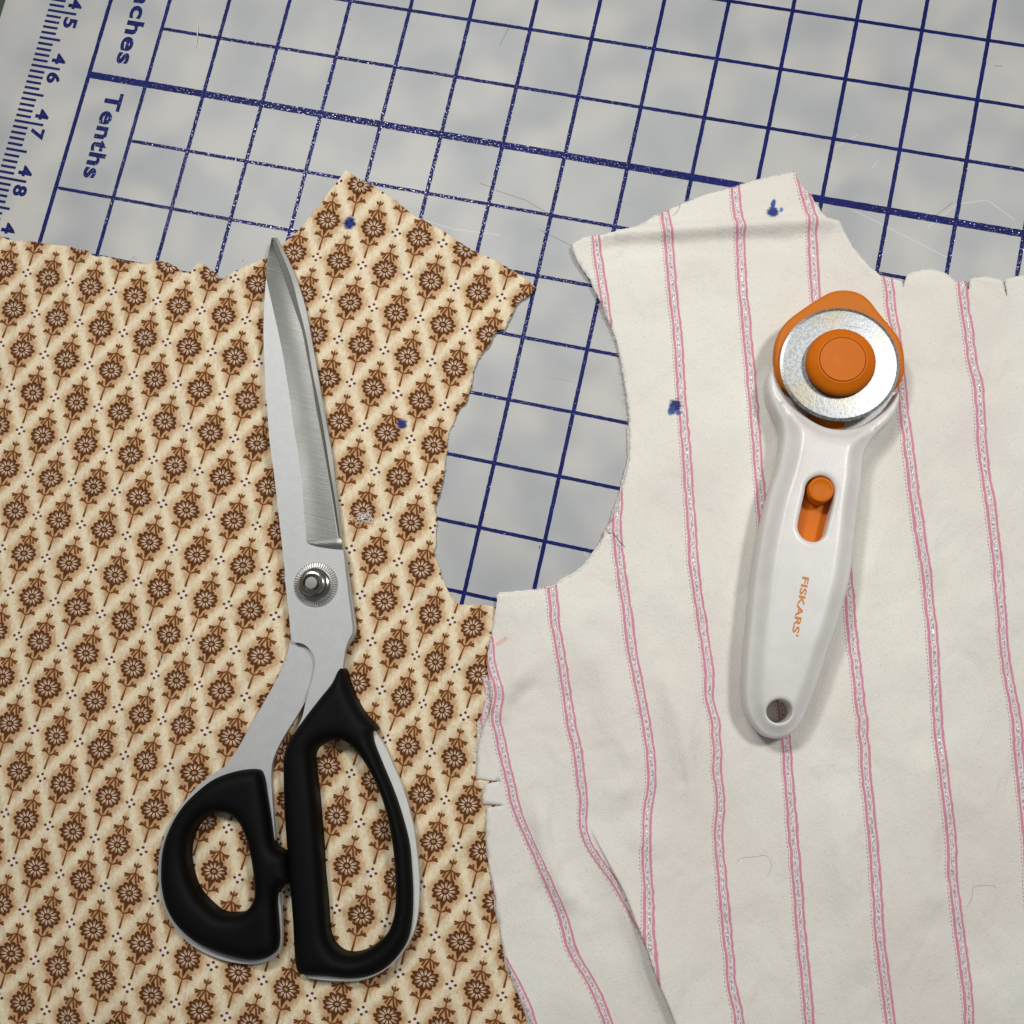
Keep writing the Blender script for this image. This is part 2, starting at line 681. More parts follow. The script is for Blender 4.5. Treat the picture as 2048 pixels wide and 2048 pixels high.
def make_striped(name='striped_cotton', spots=True):
    m, g = new_mat(name)
    o = g.coord('Object')
    u, v, _ = g.xyz(g.coord('UV'))          # u: stripe number, v: distance along the stripes
    vv = g.n('ShaderNodeCombineXYZ')
    g.put(u * .02, vv.inputs[0])
    g.put(v, vv.inputs[1])
    wob = g.noise(vv.outputs[0], 75, 2, .55)
    wob2 = g.noise(vv.outputs[0], 330, 2, .6)
    uu = u + (wob - .5) * .045 + (wob2 - .5) * .040
    s = uu - uu.round()
    n1 = g.noise(o, 14, 2)
    base = g.mix(g.step(n1, .35, .65), lin('#e1dfd6'), lin('#dcd6cf'))
    base = g.mix(g.step(g.noise(g.mapping(o, loc=(4, 2, 0)), 30, 3), .45, .75, 0, .5), base, lin('#e4e3da'))
    wv = weave(g, o, 1)
    base = g.mix(g.step(wv, .46, .30, 0, .26), base, lin('#8d877c'))
    fine = g.noise(vv.outputs[0], 700, 2, .6)

    def band(a, b, e=.006):
        return g.step(s, a - e, a + e) * g.step(s, b + e, b - e)
    thr = g.m('ABSOLUTE', ((v * 2100.0) + u * 260.0).sin())
    pink = g.mix(thr * .35, lin('#c47c90'), lin('#dfb0bb'))
    halo = g.mix(.5, lin('#ecc9cd'), lin('#ecc9cd'))
    c = g.mix(band(-.096, .075) * .5, base, halo)
    c = g.mix(band(-.071, -.036), c, pink)
    c = g.mix(band(.034, .066), c, pink)
    c = g.mix(band(-.028, .028) * .8, c, lin('#e2d8d8'))
    fl = g.noise(g.mapping(o, scale=(1500, 900, 1)), 1, 2, .7)
    sil = band(-.024, .021) * g.step(fl, .45, .56)
    c = g.mix(sil * .85, c, lin('#8f8b8e'))
    dots = band(-.099, -.089, .004) * g.step((v * 5200.0).sin(), -.3, .6)
    c = g.mix(dots * .75, c, lin('#4a3a40'))
    spark = (band(-.012, .010) + band(.066, .073, .003)) * g.step(g.noise(o, 1500, 1, .6), .58, .66)
    c = g.mix(spark, c, lin('#f2f0ee'))
    if spots:
        c = ink_spots(g, o, c, ((1545, 426, 12, 13, '#0e2c72', 1.5), (1546, 410, 5, 12, '#2b4f93', 1.5), (1562, 421, 4, 6, '#5f7bb0', 1.5),
                                (1350, 812, 12, 15, '#0d2666', 1.5), (1343, 822, 8, 10, '#3a5590', 1.5), (1357, 826, 6, 5, '#44609a', 1.5)))
        x, y, _ = g.xyz(o)
        dd = g.seg(x, y, w_at(996, 1288, 1.5), w_at(1011, 1278, 1.5), .0005)
        c = g.mix(g.step(dd, 0, .0006, .55, 0), c, lin('#d8a088'))
    nb = g.bump(g.noise(o, 170, 3, .6), .28, .0012)
    nb = g.bump(g.noise(g.mapping(o, scale=(60, 34, 1), rot=(0, 0, .7)), 1, 2, .5, .5), .50, .005, nb)
    nb = g.bump(wv, .45, .0004, nb)
    nb = g.bump(band(-.07, .07), .5, .00025, nb)
    g.set(Base_Color=c, Roughness=g.m('SUBTRACT', .9, spark * .6), Normal=nb, Metallic=spark * .3)
    g.b.inputs['Sheen Weight'].default_value = .12
    g.b.inputs['Specular IOR Level'].default_value = .2
    return m


def make_steel(name, hexc, rough, grain=0.0, metallic=1.0, bump=.05, brushed=None):
    m, g = new_mat(name)
    o = g.coord('Object')
    n = g.noise(o, 260, 3, .6)
    n2 = g.noise(o, 2600, 1, .6)
    h = lin(hexc)
    dk = tuple(v * .95 for v in h[:3]) + (1,)
    c = g.mix(g.step(n, .35, .65), dk, h)
    nb = g.bump(n2, bump, .0002)
    if brushed is not None:
        br = g.noise(g.mapping(o, scale=(40, 2600, 1), rot=(0, 0, brushed)), 1, 3, .6)
        nb = g.bump(br, .25, .0002, nb)
        c = g.mix(g.step(br, .35, .65, 0, .6), c, tuple(v * .78 for v in h[:3]) + (1,))
    sm = g.noise(g.mapping(o, scale=(30, 900, 1), rot=(0, 0, 1.35)), 1, 2)
    c = g.mix(g.step(sm, .70, .80, 0, .25), c, tuple(v * .6 for v in h[:3]) + (1,))
    gr = g.noise(o, 1500, 2, .7)
    c = g.mix(g.step(gr, .30, .70, .0, .22), c, tuple(v * .72 for v in h[:3]) + (1,))
    g.set(Base_Color=c, Roughness=rough, Normal=nb, Metallic=metallic)
    return m


def make_plastic(name, hexc, rough, bump=.15, bscale=1500, dirt=None):
    m, g = new_mat(name)
    o = g.coord('Object')
    n = g.noise(o, 80, 3, .6)
    h = lin(hexc)
    dk = tuple(v * .93 for v in h[:3]) + (1,)
    c = g.mix(g.step(n, .35, .65), dk, h)
    if dirt:
        q = g.noise(g.mapping(o, loc=(2, 5, 1)), 140, 4, .65)
        c = g.mix(g.step(q, .56, .74, 0, .55), c, lin(dirt))
    g.set(Base_Color=c, Roughness=rough, Normal=g.bump(g.noise(o, bscale, 2, .6), bump, .0002))
    return m


def make_disc():
    m, g = new_mat('blade_steel')
    o = g.coord('Object')
    n = g.noise(o, 800, 3, .7)
    c = g.mix(g.step(n, .30, .72), lin('#84888b'), lin('#9ea0a1'))
    q = g.noise(g.mapping(o, loc=(1, 3, 0)), 46, 3, .6)
    c = g.mix(g.step(q, .50, .70, 0, .55), c, lin('#9b9070'))
    sc = g.noise(g.mapping(o, scale=(80, 1500, 1), rot=(0, 0, 1.1)), 1, 2)
    c = g.mix(g.step(sc, .68, .78, 0, .6), c, lin('#5e6062'))
    pit = g.noise(o, 1300, 2, .6)
    c = g.mix(g.step(pit, .62, .72, 0, .6), c, lin('#6d7072'))
    nb = g.bump(n, .25, .0002)
    nb = g.bump(pit, .3, .0001, nb)
    g.set(Base_Color=c, Roughness=g.step(n, .3, .7, .35, .44), Metallic=1.0, Normal=nb)
    return m


def make_plain(name, hexc, rough=.8):
    m, g = new_mat(name)
    o = g.coord('Object')
    h = lin(hexc)
    g.set(Base_Color=g.mix(g.noise(o, 600, 2), tuple(v * .85 for v in h[:3]) + (1,), h), Roughness=rough)
    return m


M_MAT = make_mat_plastic()
M_INK = make_ink()
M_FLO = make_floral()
M_STR = make_striped()
M_STR2 = make_striped('striped_cotton_underside', False)
M_SATIN = make_steel('satin_steel', '#bcbebe', .58, bump=.06, metallic=.4)
M_RIM = make_steel('pale_coated_steel', '#d6d7d4', .5, bump=.04, metallic=.15)
M_BEVEL = make_steel('ground_steel', '#7e7f7c', .36, brushed=.15, bump=.03, metallic=.7)
M_INNER_SHADE = make_steel('shade_toned_inner_steel', '#383933', .45, bump=.02, metallic=.5)  # dark tone paints in shade and reflection from the upper blade
M_EDGE = make_steel('bright_edge_steel', '#b9bab7', .5, bump=.02, metallic=.4)
M_CHROME = make_steel('nickel_plated_steel', '#c9c7c2', .22, bump=.02, metallic=.85)
M_NUT = make_steel('dark_nickel_steel', '#a5a19a', .18, bump=.02)
M_WASHER = make_steel('knurled_steel', '#d2d1cd', .30, bump=.02, metallic=.55)
M_BLACK = make_plastic('black_rubber', '#060607', .60, .12, 2400)
M_BLACK.node_tree.nodes['Principled BSDF'].inputs['Specular IOR Level'].default_value = .12
M_WHITE = make_plastic('white_plastic', '#dddbd7', .33, .22, 1300)
M_ORANGE = make_plastic('orange_plastic', '#cc6a06', .48, .12, 1400)
M_ORANGE_WORN = make_plastic('worn_orange_plastic', '#c86e12', .46, .5, 700, '#a8682c')
for m_ in (M_ORANGE, M_ORANGE_WORN):
    m_.node_tree.nodes['Principled BSDF'].inputs['Specular IOR Level'].default_value = .18
M_OPRINT = make_plain('orange_print', '#cf7d1c', .5)
M_DISC = make_disc()
M_THREAD = make_plain('white_thread', '#e6e2da', .8)
M_HAIR = make_plain('dark_hair', '#6b655c', .5)
M_BROWNTH = make_plain('dark_thread', '#5a5350', .7)
M_SPECK = make_plain('dark_lint', '#2c2a26', .8)
M_TABLE = make_plain('green_table', '#3c4a44', .8)

# ------------------------------------------------------------------ table and mat
tx0, ty1 = g2w(-14, -14)
tx1, ty0 = g2w(30, 26)
tb = mesh_obj('table', [(tx0, ty0, -.0042), (tx1, ty0, -.0042), (tx1, ty1, -.0042), (tx0, ty1, -.0042)], [(0, 1, 2, 3)], M_TABLE, None, False)
tb['kind'] = 'structure'

mat_root = thing('cutting_mat', 'translucent frosted plastic cutting mat printed with a blue one-inch grid', 'cutting mat', None)
mat_root['label'] = 'translucent frosted plastic cutting mat printed with a blue one-inch grid'
MZ = 3.0       # mat thickness
mx0, my1 = g2w(-1.81, -10)
mx1, my0 = g2w(26, 20)
ml = np.array([(mx0, my0), (mx1, my0), (mx1, my1), (mx0, my1)]) * 1000
solid('sheet', [ml], 0.0, -MZ, M_MAT, mat_root)


def strip(name, p, q, wid, z, mat, parent, rough_edge=0.0):
    p, q = np.array(p) * 1000, np.array(q) * 1000
    t = (q - p)
    L = np.linalg.norm(t)
    t /= L
    nn = np.array([-t[1], t[0]])
    n = max(2, int(L / 1.2)) if rough_edge else 2
    s = np.linspace(0, L, n)
    V, Fc = [], []
    for k in range(n):
        for sd in (-1, 1):
            e = wid / 2 + rough_edge * rng.uniform(-1, 1)
            a = p + t * s[k] + nn * sd * e
            V.append((a[0] * MM, a[1] * MM, z * MM))
    for k in range(n - 1):
        Fc.append((2 * k, 2 * k + 2, 2 * k + 3, 2 * k + 1))
    return mesh_obj(name, V, Fc, mat, parent, False)


IMIN, IMAX, JMIN, JMAX = -5, 15, 0, 19
for j in range(JMIN, JMAX + 1):
    strip('grid_line', g2w(j, IMIN), g2w(j, IMAX), 1.55 if j else 1.7, .07, M_INK, mat_root, .07)
for i in range(IMIN, IMAX + 1):
    j_a = 0 if i in (0, 2, -2) else 1
    if i > 2:
        j_a = 0
    strip('grid_line', g2w(j_a, i), g2w(JMAX, i), 2.9 if i == 0 else 1.35, .11, M_INK, mat_root, .07)

for k in range(-14, 42):
    i = k / 10.0
    ln = -.519 if k % 10 == 0 else (-.66 if k % 5 == 0 else -.765)
    if -1.3 <= i <= 3.3:
        strip('tick_mark', g2w(-1.026, i), g2w(ln, i), 1.1, .07, M_INK, mat_root, .02)


def text_mesh(body, name, origin, ex, ey, width, height, bold, mat, parent, zf, lsp=1.0):
    """text stretched to width x height (mm); origin = baseline start (mm)"""
    cu = bpy.data.curves.new('t', 'FONT')
    cu.body = body
    cu.size = 10.0
    cu.bevel_depth = bold
    cu.bevel_resolution = 1
    cu.space_character = lsp
    cu.resolution_u = 6
    cu.fill_mode = 'FRONT'
    ob = bpy.data.objects.new('t', cu)
    COL.objects.link(ob)
    bpy.context.view_layer.update()
    me = ob.evaluated_get(bpy.context.evaluated_depsgraph_get()).to_mesh()
    V = np.array([v.co[:2] for v in me.vertices])
    vz = np.array([v.co[2] for v in me.vertices])
    Fc = [tuple(p.vertices) for p in me.polygons]
    ob.to_mesh_clear()
    bpy.data.objects.remove(ob)
    bpy.data.curves.remove(cu)
    mn, mx = V.min(0), V.max(0)
    V = (V - mn) / (mx - mn) * np.array([width, height])
    ex, ey = np.array(ex, float), np.array(ey, float)
    ex /= np.linalg.norm(ex)
    ey /= np.linalg.norm(ey)
    P = np.array(origin) + V[:, :1] * ex + V[:, 1:] * ey
    z = (zf(P) if callable(zf) else np.full(len(P), zf)) + vz * .10
    return mesh_obj(name, np.c_[P, z] * MM, Fc, mat, parent, False)


DOWN, RIGHT = (0, -1), (1, 0)       # reading direction and letter-top direction of the mat's print
IN = 25.4


def mat_text(body, j, i, w_in, h_in, bold=.45):
    x, y = g2w(j, i)
    return text_mesh(body, 'lettering', (x * 1000, y * 1000), DOWN, RIGHT, w_in * IN, h_in * IN, bold, M_INK, mat_root, .07, 1.10)


mat_text('Tenths', .385, .237, 1.51, .300, .34)
mat_text('Inches', .385, -1.77, 1.495, .300, .34)
for k, n in enumerate((45, 46, 47, 48, 49)):
    i = k - 1.0
    mat_text(str(n)[0], -.700, i - .272, .188, .240, .40)
    mat_text(str(n)[1], -.702, i + .070, .190, .240, .40)

# ------------------------------------------------------------------ floral cloth
FLOWERS = []


def fl(conv, pts, idx):
    for p, q in zip(conv(pts), idx):
        FLOWERS.append((p[0], p[1], q[0], q[1]))


fl(cQ, [(88, 540), (368, 600), (648, 662), (935, 725), (1215, 787), (1512, 850)], [(k, 0) for k in range(6)])
fl(cQ, [(313, 340), (582, 397), (867, 457), (1152, 520), (1440, 580)], [(k, -1) for k in range(1, 6)])
fl(cQ, [(1660, 382)], [(6, -2)])
fl(cQ, [(140, 803), (430, 870), (715, 937), (1000, 995), (1288, 1058), (1590, 1132)], [(k, 1) for k in range(6)])
fl(cQ, [(212, 1080), (490, 1142), (770, 1205), (1060, 1265), (1358, 1338), (1655, 1405)], [(k, 2) for k in range(6)])
fl(cQ, [(275, 1355), (553, 1418), (843, 1480), (1130, 1548), (1433, 1625), (1725, 1685)], [(k, 3) for k in range(6)])
fl(cQ, [(327, 1630), (603, 1683), (893, 1752), (1200, 1837), (1505, 1905)], [(k, 4) for k in range(5)])
fl(cA, [(425, 312)], [(7, -3)])
fl(cG, [(465, 187), (215, 465), (570, 527), (920, 603), (1285, 688)], [(9, -5), (8, -4), (9, -4), (10, -4), (11, -4)])
fl(cG, [(303, 780), (655, 850), (1013, 935), (1375, 1022)], [(k, -3) for k in (8, 9, 10, 11)])
fl(cG, [(390, 1103), (740, 1182), (1105, 1272), (1462, 1352)], [(k, -2) for k in (8, 9, 10, 11)])
fl(cG, [(115, 1350), (473, 1428), (832, 1517), (1195, 1607)], [(k, -1) for k in (7, 8, 9, 10)])
fl(cG, [(215, 1683), (570, 1762), (935, 1857)], [(k, 0) for k in (7, 8, 9)])
fl(cB, [(868, 205), (1325, 320), (1775, 435), (980, 632), (1440, 745), (1088, 1062), (1555, 1185), (1203, 1503), (1655, 1628)],
   [(7, 1), (8, 1), (9, 1), (7, 2), (8, 2), (7, 3), (8, 3), (7, 4), (8, 4)])
fl(cH, [(65, 88), (355, 160), (650, 227), (128, 385), (392, 445), (717, 525), (172, 680), (463, 745), (212, 970), (530, 1045), (290, 1273)],
   [(2, 6), (3, 6), (4, 6), (2, 7), (3, 7), (4, 7), (2, 8), (3, 8), (2, 9), (3, 9), (2, 10)])
fl(cH, [(1512, 170), (1808, 257), (1577, 475), (1838, 560), (1335, 693), (1632, 787), (1885, 870), (1665, 1100), (1750, 1415), (1828, 1715)],
   [(7, 5), (8, 5), (7, 6), (8, 6), (6, 7), (7, 7), (8, 7), (7, 8), (7, 9), (7, 10)])
fl(cI, [(100, 88), (125, 365), (180, 650), (30, 1147), (98, 1450), (375, 1537), (160, 1755), (452, 1840), (675, 1620), (537, 1015), (962, 1715), (1260, 1808)],
   [(1, 9), (1, 10), (1, 11), (0, 13), (0, 14), (1, 14), (0, 15), (1, 15), (2, 14), (2, 12), (3, 14), (4, 14)])
fl(cI, [(1205, 392), (1260, 685), (1322, 985), (1405, 1282), (1540, 772), (1905, 1135), (1785, 1655)],
   [(5, 9), (5, 10), (5, 11), (5, 12), (6, 10), (7, 11), (6, 13)])
fl(cN, [(205, 820), (70, 1405), (175, 1715)], [(8, 10), (7, 12), (7, 13)])
fl(cZ, [(245, 170), (838, 320), (360, 740), (465, 1330), (958, 917)], [(0, 6), (1, 6), (0, 7), (0, 8), (1, 7)])
FLOWERS = np.array(FLOWERS)


def tps(P, Vv, lam=0.02):
    P = P / 500.0
    n = len(P)

    def U(r2):
        return np.where(r2 > 0, r2 * np.log(r2 + 1e-12), 0)
    K = U(((P[:, None] - P[None])**2).sum(2)) + lam * np.eye(n) * .02
    Q = np.c_[np.ones(n), P]
    A = np.block([[K, Q], [Q.T, np.zeros((3, 3))]])
    W = np.linalg.solve(A, np.vstack([Vv, np.zeros((3, Vv.shape[1]))]))

    def f(Z):
        Z = np.asarray(Z) / 500.0
        out = np.zeros((len(Z), Vv.shape[1]))
        for s in range(0, len(Z), 4000):
            z = Z[s:s + 4000]
            out[s:s + 4000] = U(((z[:, None] - P[None])**2).sum(2)) @ W[:n] + np.c_[np.ones(len(z)), z] @ W[n:]
        return out
    return f


lattice = tps(FLOWERS[:, :2], FLOWERS[:, 2:])


def waves(P, seed, n, l0, l1, amp):
    r = np.random.default_rng(seed)
    z = np.zeros(len(P))
    for _ in range(n):
        a = r.uniform(0, 2 * math.pi)
        lm = r.uniform(l0, l1)
        z += math.sin(r.uniform(0, 6)) * 0 + np.sin((P[:, 0] * math.cos(a) + P[:, 1] * math.sin(a)) * 2 * math.pi / lm + r.uniform(0, 6.3))
    return amp * z / math.sqrt(n)


def cloth(name, L, zf, uvf, mat, label, spacing, zref, extra=None, thick=.35, jitter=.12, shift=None):
    # a cut edge is never perfectly smooth
    t = np.roll(L, -1, 0) - np.roll(L, 1, 0)
    nr = np.c_[-t[:, 1], t[:, 0]] / (np.linalg.norm(t, axis=1)[:, None] + 1e-9)
    L = L + nr * (rng.normal(0, jitter, len(L)))[:, None]
    mn, mx = L.min(0), L.max(0)
    gx, gy = np.meshgrid(np.arange(mn[0], mx[0], spacing), np.arange(mn[1], mx[1], spacing))
    gx = gx + (np.arange(gx.shape[0]) % 2)[:, None] * spacing / 2
    q = np.c_[gx.ravel(), gy.ravel()]
    if extra is not None:
        dmin = np.full(len(q), 1e9)
        for e in extra:
            dmin = np.minimum(dmin, dist_path(q, e))
        q = np.vstack([q[dmin > spacing * .55]] + [e[::1] for e in extra])
    q = q[inside(q, [L])]
    q = q[dist_loop(q, L) > spacing * .45]
    V2, Fc = triangulate([L], q)
    px = prj(V2[:, 0] * MM, V2[:, 1] * MM, np.full(len(V2), zref * MM))
    z = zf(V2, px, dist_loop(V2, L))
    uv = uvf(V2, px)
    if shift is not None:
        V2 = V2 + shift(px)
    o = mesh_obj(name, np.c_[V2, z] * MM, Fc, mat, None, True, uv)
    md = o.modifiers.new('thickness', 'SOLIDIFY')
    md.thickness = thick * MM
    md.offset = -1
    tag(o, label, 'fabric')
    return o, L


flo_px = cL1([(-330, 1250, 1), (0, 1303), (60, 1325), (150, 1330), (240, 1345), (370, 1360), (430, 1375), (480, 1385), (520, 1412), (600, 1420), (640, 1430),
              (720, 1445), (800, 1455), (880, 1440), (960, 1465), (1000, 1497), (1040, 1500), (1070, 1475), (1105, 1445, 1), (1150, 1480), (1195, 1515),
              (1222, 1548, 1), (1255, 1530), (1330, 1490), (1400, 1455), (1475, 1420), (1560, 1345)])
flo_px += cG([(0, 530), (100, 410), (200, 280), (300, 150), (355, 75, 1), (420, 120), (500, 165), (600, 220), (740, 315), (870, 420), (1000, 490), (1120, 560),
              (1240, 640), (1380, 720), (1500, 770), (1650, 860), (1740, 920)])
flo_px += cD([(1120, 75, 1), (1080, 130), (960, 215), (935, 240), (890, 330), (860, 390), (820, 480, 1), (770, 480), (720, 530), (660, 640), (590, 720), (540, 820),
              (515, 900), (510, 960), (480, 1080), (440, 1190), (370, 1260), (345, 1340), (320, 1400), (285, 1450), (270, 1530), (265, 1640), (245, 1720), (235, 1850)])
flo_px += cE([(205, 20), (190, 150), (175, 250), (145, 370), (120, 440), (130, 530), (125, 640), (120, 740), (108, 790), (150, 900), (170, 1000), (200, 1060),
              (250, 1140), (300, 1195, 1), (420, 1195), (550, 1205, 1), (640, 1235)])
flo_px += [(1030, 1260), (1040, 1600), (1100, 1900), (1170, 2250, 1), (-120, 2250, 1)]
flo_loop = loop(flo_px, .8, 1.1)


str_px = cL2([(1225, 1355, 1), (1260, 1335), (1330, 1308), (1430, 1300), (1540, 1270), (1620, 1225), (1680, 1190), (1720, 1175), (1800, 1140), (1925, 1090)])
str_px += cL3([(60, 1115), (150, 1085), (270, 1050), (350, 1025), (470, 985), (560, 965), (668, 945, 1), (690, 1000), (740, 1060), (800, 1150), (838, 1213, 1), (905, 1220, 1),
               (930, 1260), (980, 1350), (1040, 1430), (1100, 1490), (1140, 1520), (1210, 1540), (1258, 1552, 1), (1266, 1595, 1), (1272, 1545, 1), (1290, 1515), (1320, 1500), (1375, 1487),
               (1440, 1490), (1500, 1515), (1540, 1545), (1560, 1558), (1608, 1553, 1), (1620, 1610, 1), (1628, 1545, 1), (1700, 1535), (1806, 1552, 1), (1838, 1650, 1), (1822, 1545, 1),
               (1932, 1525), (2100, 1520)])
str_px += [(2240, 550, 1), (2240, 2260, 1), (1110, 2260, 1)]
str_px += cN([(610, 2100), (530, 1932), (490, 1850), (440, 1740), (400, 1640), (370, 1560), (345, 1430), (320, 1290), (300, 1180), (290, 1080), (260, 950), (240, 800), (236, 650)])
str_px += cM([(238, 1662, 1), (350, 1641, 1), (212, 1637, 1), (212, 1560), (222, 1508, 1), (335, 1488, 1), (172, 1478, 1), (175, 1400), (186, 1260), (222, 1130), (262, 1040), (268, 940), (256, 850), (240, 735),
              (255, 600), (275, 520), (300, 360), (305, 285, 1)])
str_px += cE([(700, 1104), (850, 1090), (940, 1074), (1030, 1054), (1100, 1005), (1200, 955), (1280, 885), (1350, 795), (1405, 710), (1424, 655, 1), (1478, 648, 1), (1440, 618, 1), (1476, 560),
              (1506, 470), (1546, 360), (1571, 260), (1596, 170), (1616, 80), (1620, 0)])
str_px += [(1259, 850), (1253, 790), (1240, 717)]
str_px += cD([(1900, 610), (1860, 490), (1800, 360), (1740, 210), (1690, 110), (1640, 0)]) + cL2([(1290, 1500), (1245, 1420)])
str_loop = loop(str_px, 1.8, 1.0)
str_loop_flat = shrink_loop(str_loop, -3.0)


def flo_z(P, px, d):
    z = .75 + waves(P, 3, 7, 26, 60, .22)
    low = np.clip((px[:, 1] - 950) / 500, 0, 1)
    # soft ripples running down the cloth towards the bottom
    z += (.15 + .85 * low) * (.30 * np.sin((px[:, 0] + .30 * px[:, 1]) / 13 + 1.6 * np.sin(px[:, 1] / 70) + np.sin(px[:, 0] / 110)) + .55 * np.sin((px[:, 0] * .85 + .42 * px[:, 1]) / 29 + 1.3 * np.sin(px[:, 1] / 120))) * 1.15 + .6 * low
    z += .28 * np.exp(-d / 4.0) * (.6 + .8 * np.sin(P[:, 0] / 9) * np.cos(P[:, 1] / 12))
    # a small rumple by the cut corner
    for (cx, cy, s, a) in ((900, 1330, 26, .9), (905, 1420, 22, .8), (880, 1250, 24, .5), (470, 548, 22, .6)):
        z += a * np.exp(-(((px[:, 0] - cx) / s)**2 + ((px[:, 1] - cy) / (s * 3))**2))
    z = np.maximum(z, .42)
    return np.where(inside(P, [str_loop_flat]), np.minimum(z, .70), z)


def flo_uv(P, px):
    return lattice(px)


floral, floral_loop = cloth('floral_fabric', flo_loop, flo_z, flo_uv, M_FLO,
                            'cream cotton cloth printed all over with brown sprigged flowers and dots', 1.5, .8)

# ------------------------------------------------------------------ striped cloth
STR = {
    0: cM([(190, 300), (255, 600), (262, 690), (290, 800), (320, 900), (318, 980), (300, 1040), (300, 1120)]) +
       cN([(310, 20), (350, 200), (400, 420), (460, 620), (550, 820), (620, 970), (690, 1130), (740, 1270), (780, 1430), (850, 1560), (920, 1690), (970, 1800), (1020, 1932), (1080, 2250), (1150, 2700)]),
    1: [(1078, 1000)] + cM([(660, 240), (672, 340), (680, 450), (705, 600), (730, 780), (760, 980)]) +
       cN([(790, 30), (830, 200), (850, 380), (865, 520), (855, 640), (890, 770), (960, 880), (1050, 1000), (1130, 1130), (1210, 1270), (1320, 1450), (1420, 1640), (1510, 1800), (1580, 1950), (1700, 2250), (1800, 2700)]),
    2: [(1180, 330), (1191, 474), (1200, 540), (1212, 620), (1222, 720), (1230, 850)] + cE([(1530, 400), (1530, 470), (1522, 560), (1530, 700), (1545, 830), (1560, 960), (1590, 1140), (1620, 1380), (1660, 1640)]) +
       cM([(1205, 800), (1245, 1000)]) + cN([(1275, 60), (1300, 250), (1300, 400), (1275, 530), (1265, 650), (1270, 900), (1280, 1100), (1290, 1270), (1310, 1430), (1330, 1540), (1360, 1700), (1385, 1932), (1420, 2700)]),
    3: [(1322, 330), (1330, 424), (1338, 489), (1345, 562), (1352, 634), (1358, 700), (1368, 850), (1380, 1000)] +
       cM([(1565, 0), (1590, 250), (1620, 420), (1650, 620), (1675, 800), (1665, 920), (1690, 1040), (1715, 1110)]) +
       cN([(1712, 60), (1722, 150), (1718, 290), (1735, 420), (1745, 560), (1732, 680), (1735, 800), (1750, 950), (1762, 1130), (1780, 1300), (1800, 1480), (1803, 1640), (1840, 1800), (1860, 1932), (1920, 2700)]),
    4: [(1462, 300), (1471, 373), (1475, 417), (1482, 471), (1484, 544), (1492, 643), (1501, 736), (1509, 830), (1515, 899), (1522, 985), (1545, 1250), (1572, 1471)] +
       cO([(410, 250), (430, 500), (450, 750), (470, 1000), (490, 1250), (505, 1450), (525, 1650), (545, 1900), (590, 2700)]),
    5: [(1590, 300), (1607, 377), (1622, 431), (1625, 489), (1629, 543), (1632, 594), (1650, 800), (1675, 1000)] +
       cK([(866, 740), (885, 1000), (910, 1200), (930, 1400), (945, 1600), (970, 1780)]) +
       cO([(890, 50), (910, 150), (915, 300), (935, 480), (945, 620), (965, 800), (975, 950), (985, 1100), (990, 1250), (1005, 1400), (1030, 1600), (1055, 1800), (1075, 1932), (1150, 2700)]),
    6: [(1760, 300)] + cF([(610, 400), (620, 545), (640, 700), (650, 850), (680, 1050), (720, 1350), (755, 1650)]) + cJ([(1530, 1200), (1560, 1400), (1590, 1650), (1620, 1900)]) +
       [(1839, 1060), (1866, 1261)] + cO([(1380, 0), (1400, 200), (1420, 400), (1450, 600), (1470, 800), (1475, 950), (1490, 1100), (1515, 1300), (1545, 1500), (1570, 1750), (1580, 1932), (1660, 2700)]),
    7: [(1905, 300)] + cF([(1310, 400), (1330, 610), (1350, 750), (1362, 880), (1390, 1000), (1420, 1200), (1440, 1400), (1478, 1510), (1500, 1650), (1520, 1900)]) +
       [(1966, 900), (1982, 1007), (1998, 1166), (2009, 1304)] + cO([(1890, 0), (1910, 250), (1935, 500), (2000, 1500), (2080, 2700)]),
}
yy = np.arange(250, 2330, 4.0)
SX = {}
for k_, p_ in STR.items():
    p_ = sorted([q[:2] for q in p_], key=lambda q: q[1])
    p_ = cr_open(np.array(p_), 6.0)
    o_ = np.argsort(p_[:, 1])
    xs = np.interp(yy, p_[o_, 1], p_[o_, 0])
    SX[k_] = np.convolve(np.pad(xs, 2, mode='edge'), np.ones(5) / 5, 'valid')
SX[8] = SX[7] + 152
SX[9] = SX[7] + 304
SX[-1] = SX[0] - 150
FOLD = np.array(cN([(880, 600), (900, 660), (960, 780), (1040, 920), (1130, 1080), (1200, 1240), (1280, 1420), (1360, 1640), (1420, 1780), (1480, 1932), (1700, 2500)]))
FOLD = cr_open(FOLD, 4.0)
f_x = lambda y: np.interp(y, FOLD[:, 1], FOLD[:, 0])
FY0 = FOLD[0, 1]


def fold_side(px):
    s = px[:, 0] - f_x(px[:, 1])
    a = np.clip((px[:, 1] - FY0 - 5) / 230, 0, 1.25)
    return s, a


def str_uv(P, px):
    y = np.clip(px[:, 1], 252, 2320)
    s, a = fold_side(px)
    xs = {k: np.interp(y, yy, v) for k, v in SX.items()}
    # right of the fold: stripe 1 would lie one spacing left of stripe 2
    right = (s > 0) & (px[:, 1] > FY0 + 60)
    x1 = np.where(right, xs[2] - 150, xs[1])
    x2 = np.where((~right) & (px[:, 1] > FY0 + 60), np.maximum(xs[1] + 150, xs[2]), xs[2])
    ks = sorted(xs)
    arr = np.array([x1 if k == 1 else x2 if k == 2 else xs[k] for k in ks])
    arr = np.maximum.accumulate(arr + np.arange(len(ks))[:, None] * 1e-3, 0)
    u = np.zeros(len(px))
    for n in range(len(px)):
        u[n] = np.interp(px[n, 0], arr[:, n], ks)
    u = np.where(px[:, 0] < arr[0], ks[0] - (arr[0] - px[:, 0]) / 150, u)
    return np.c_[u, -P[:, 1] * MM * 1.0 - .2 * P[:, 0] * MM]


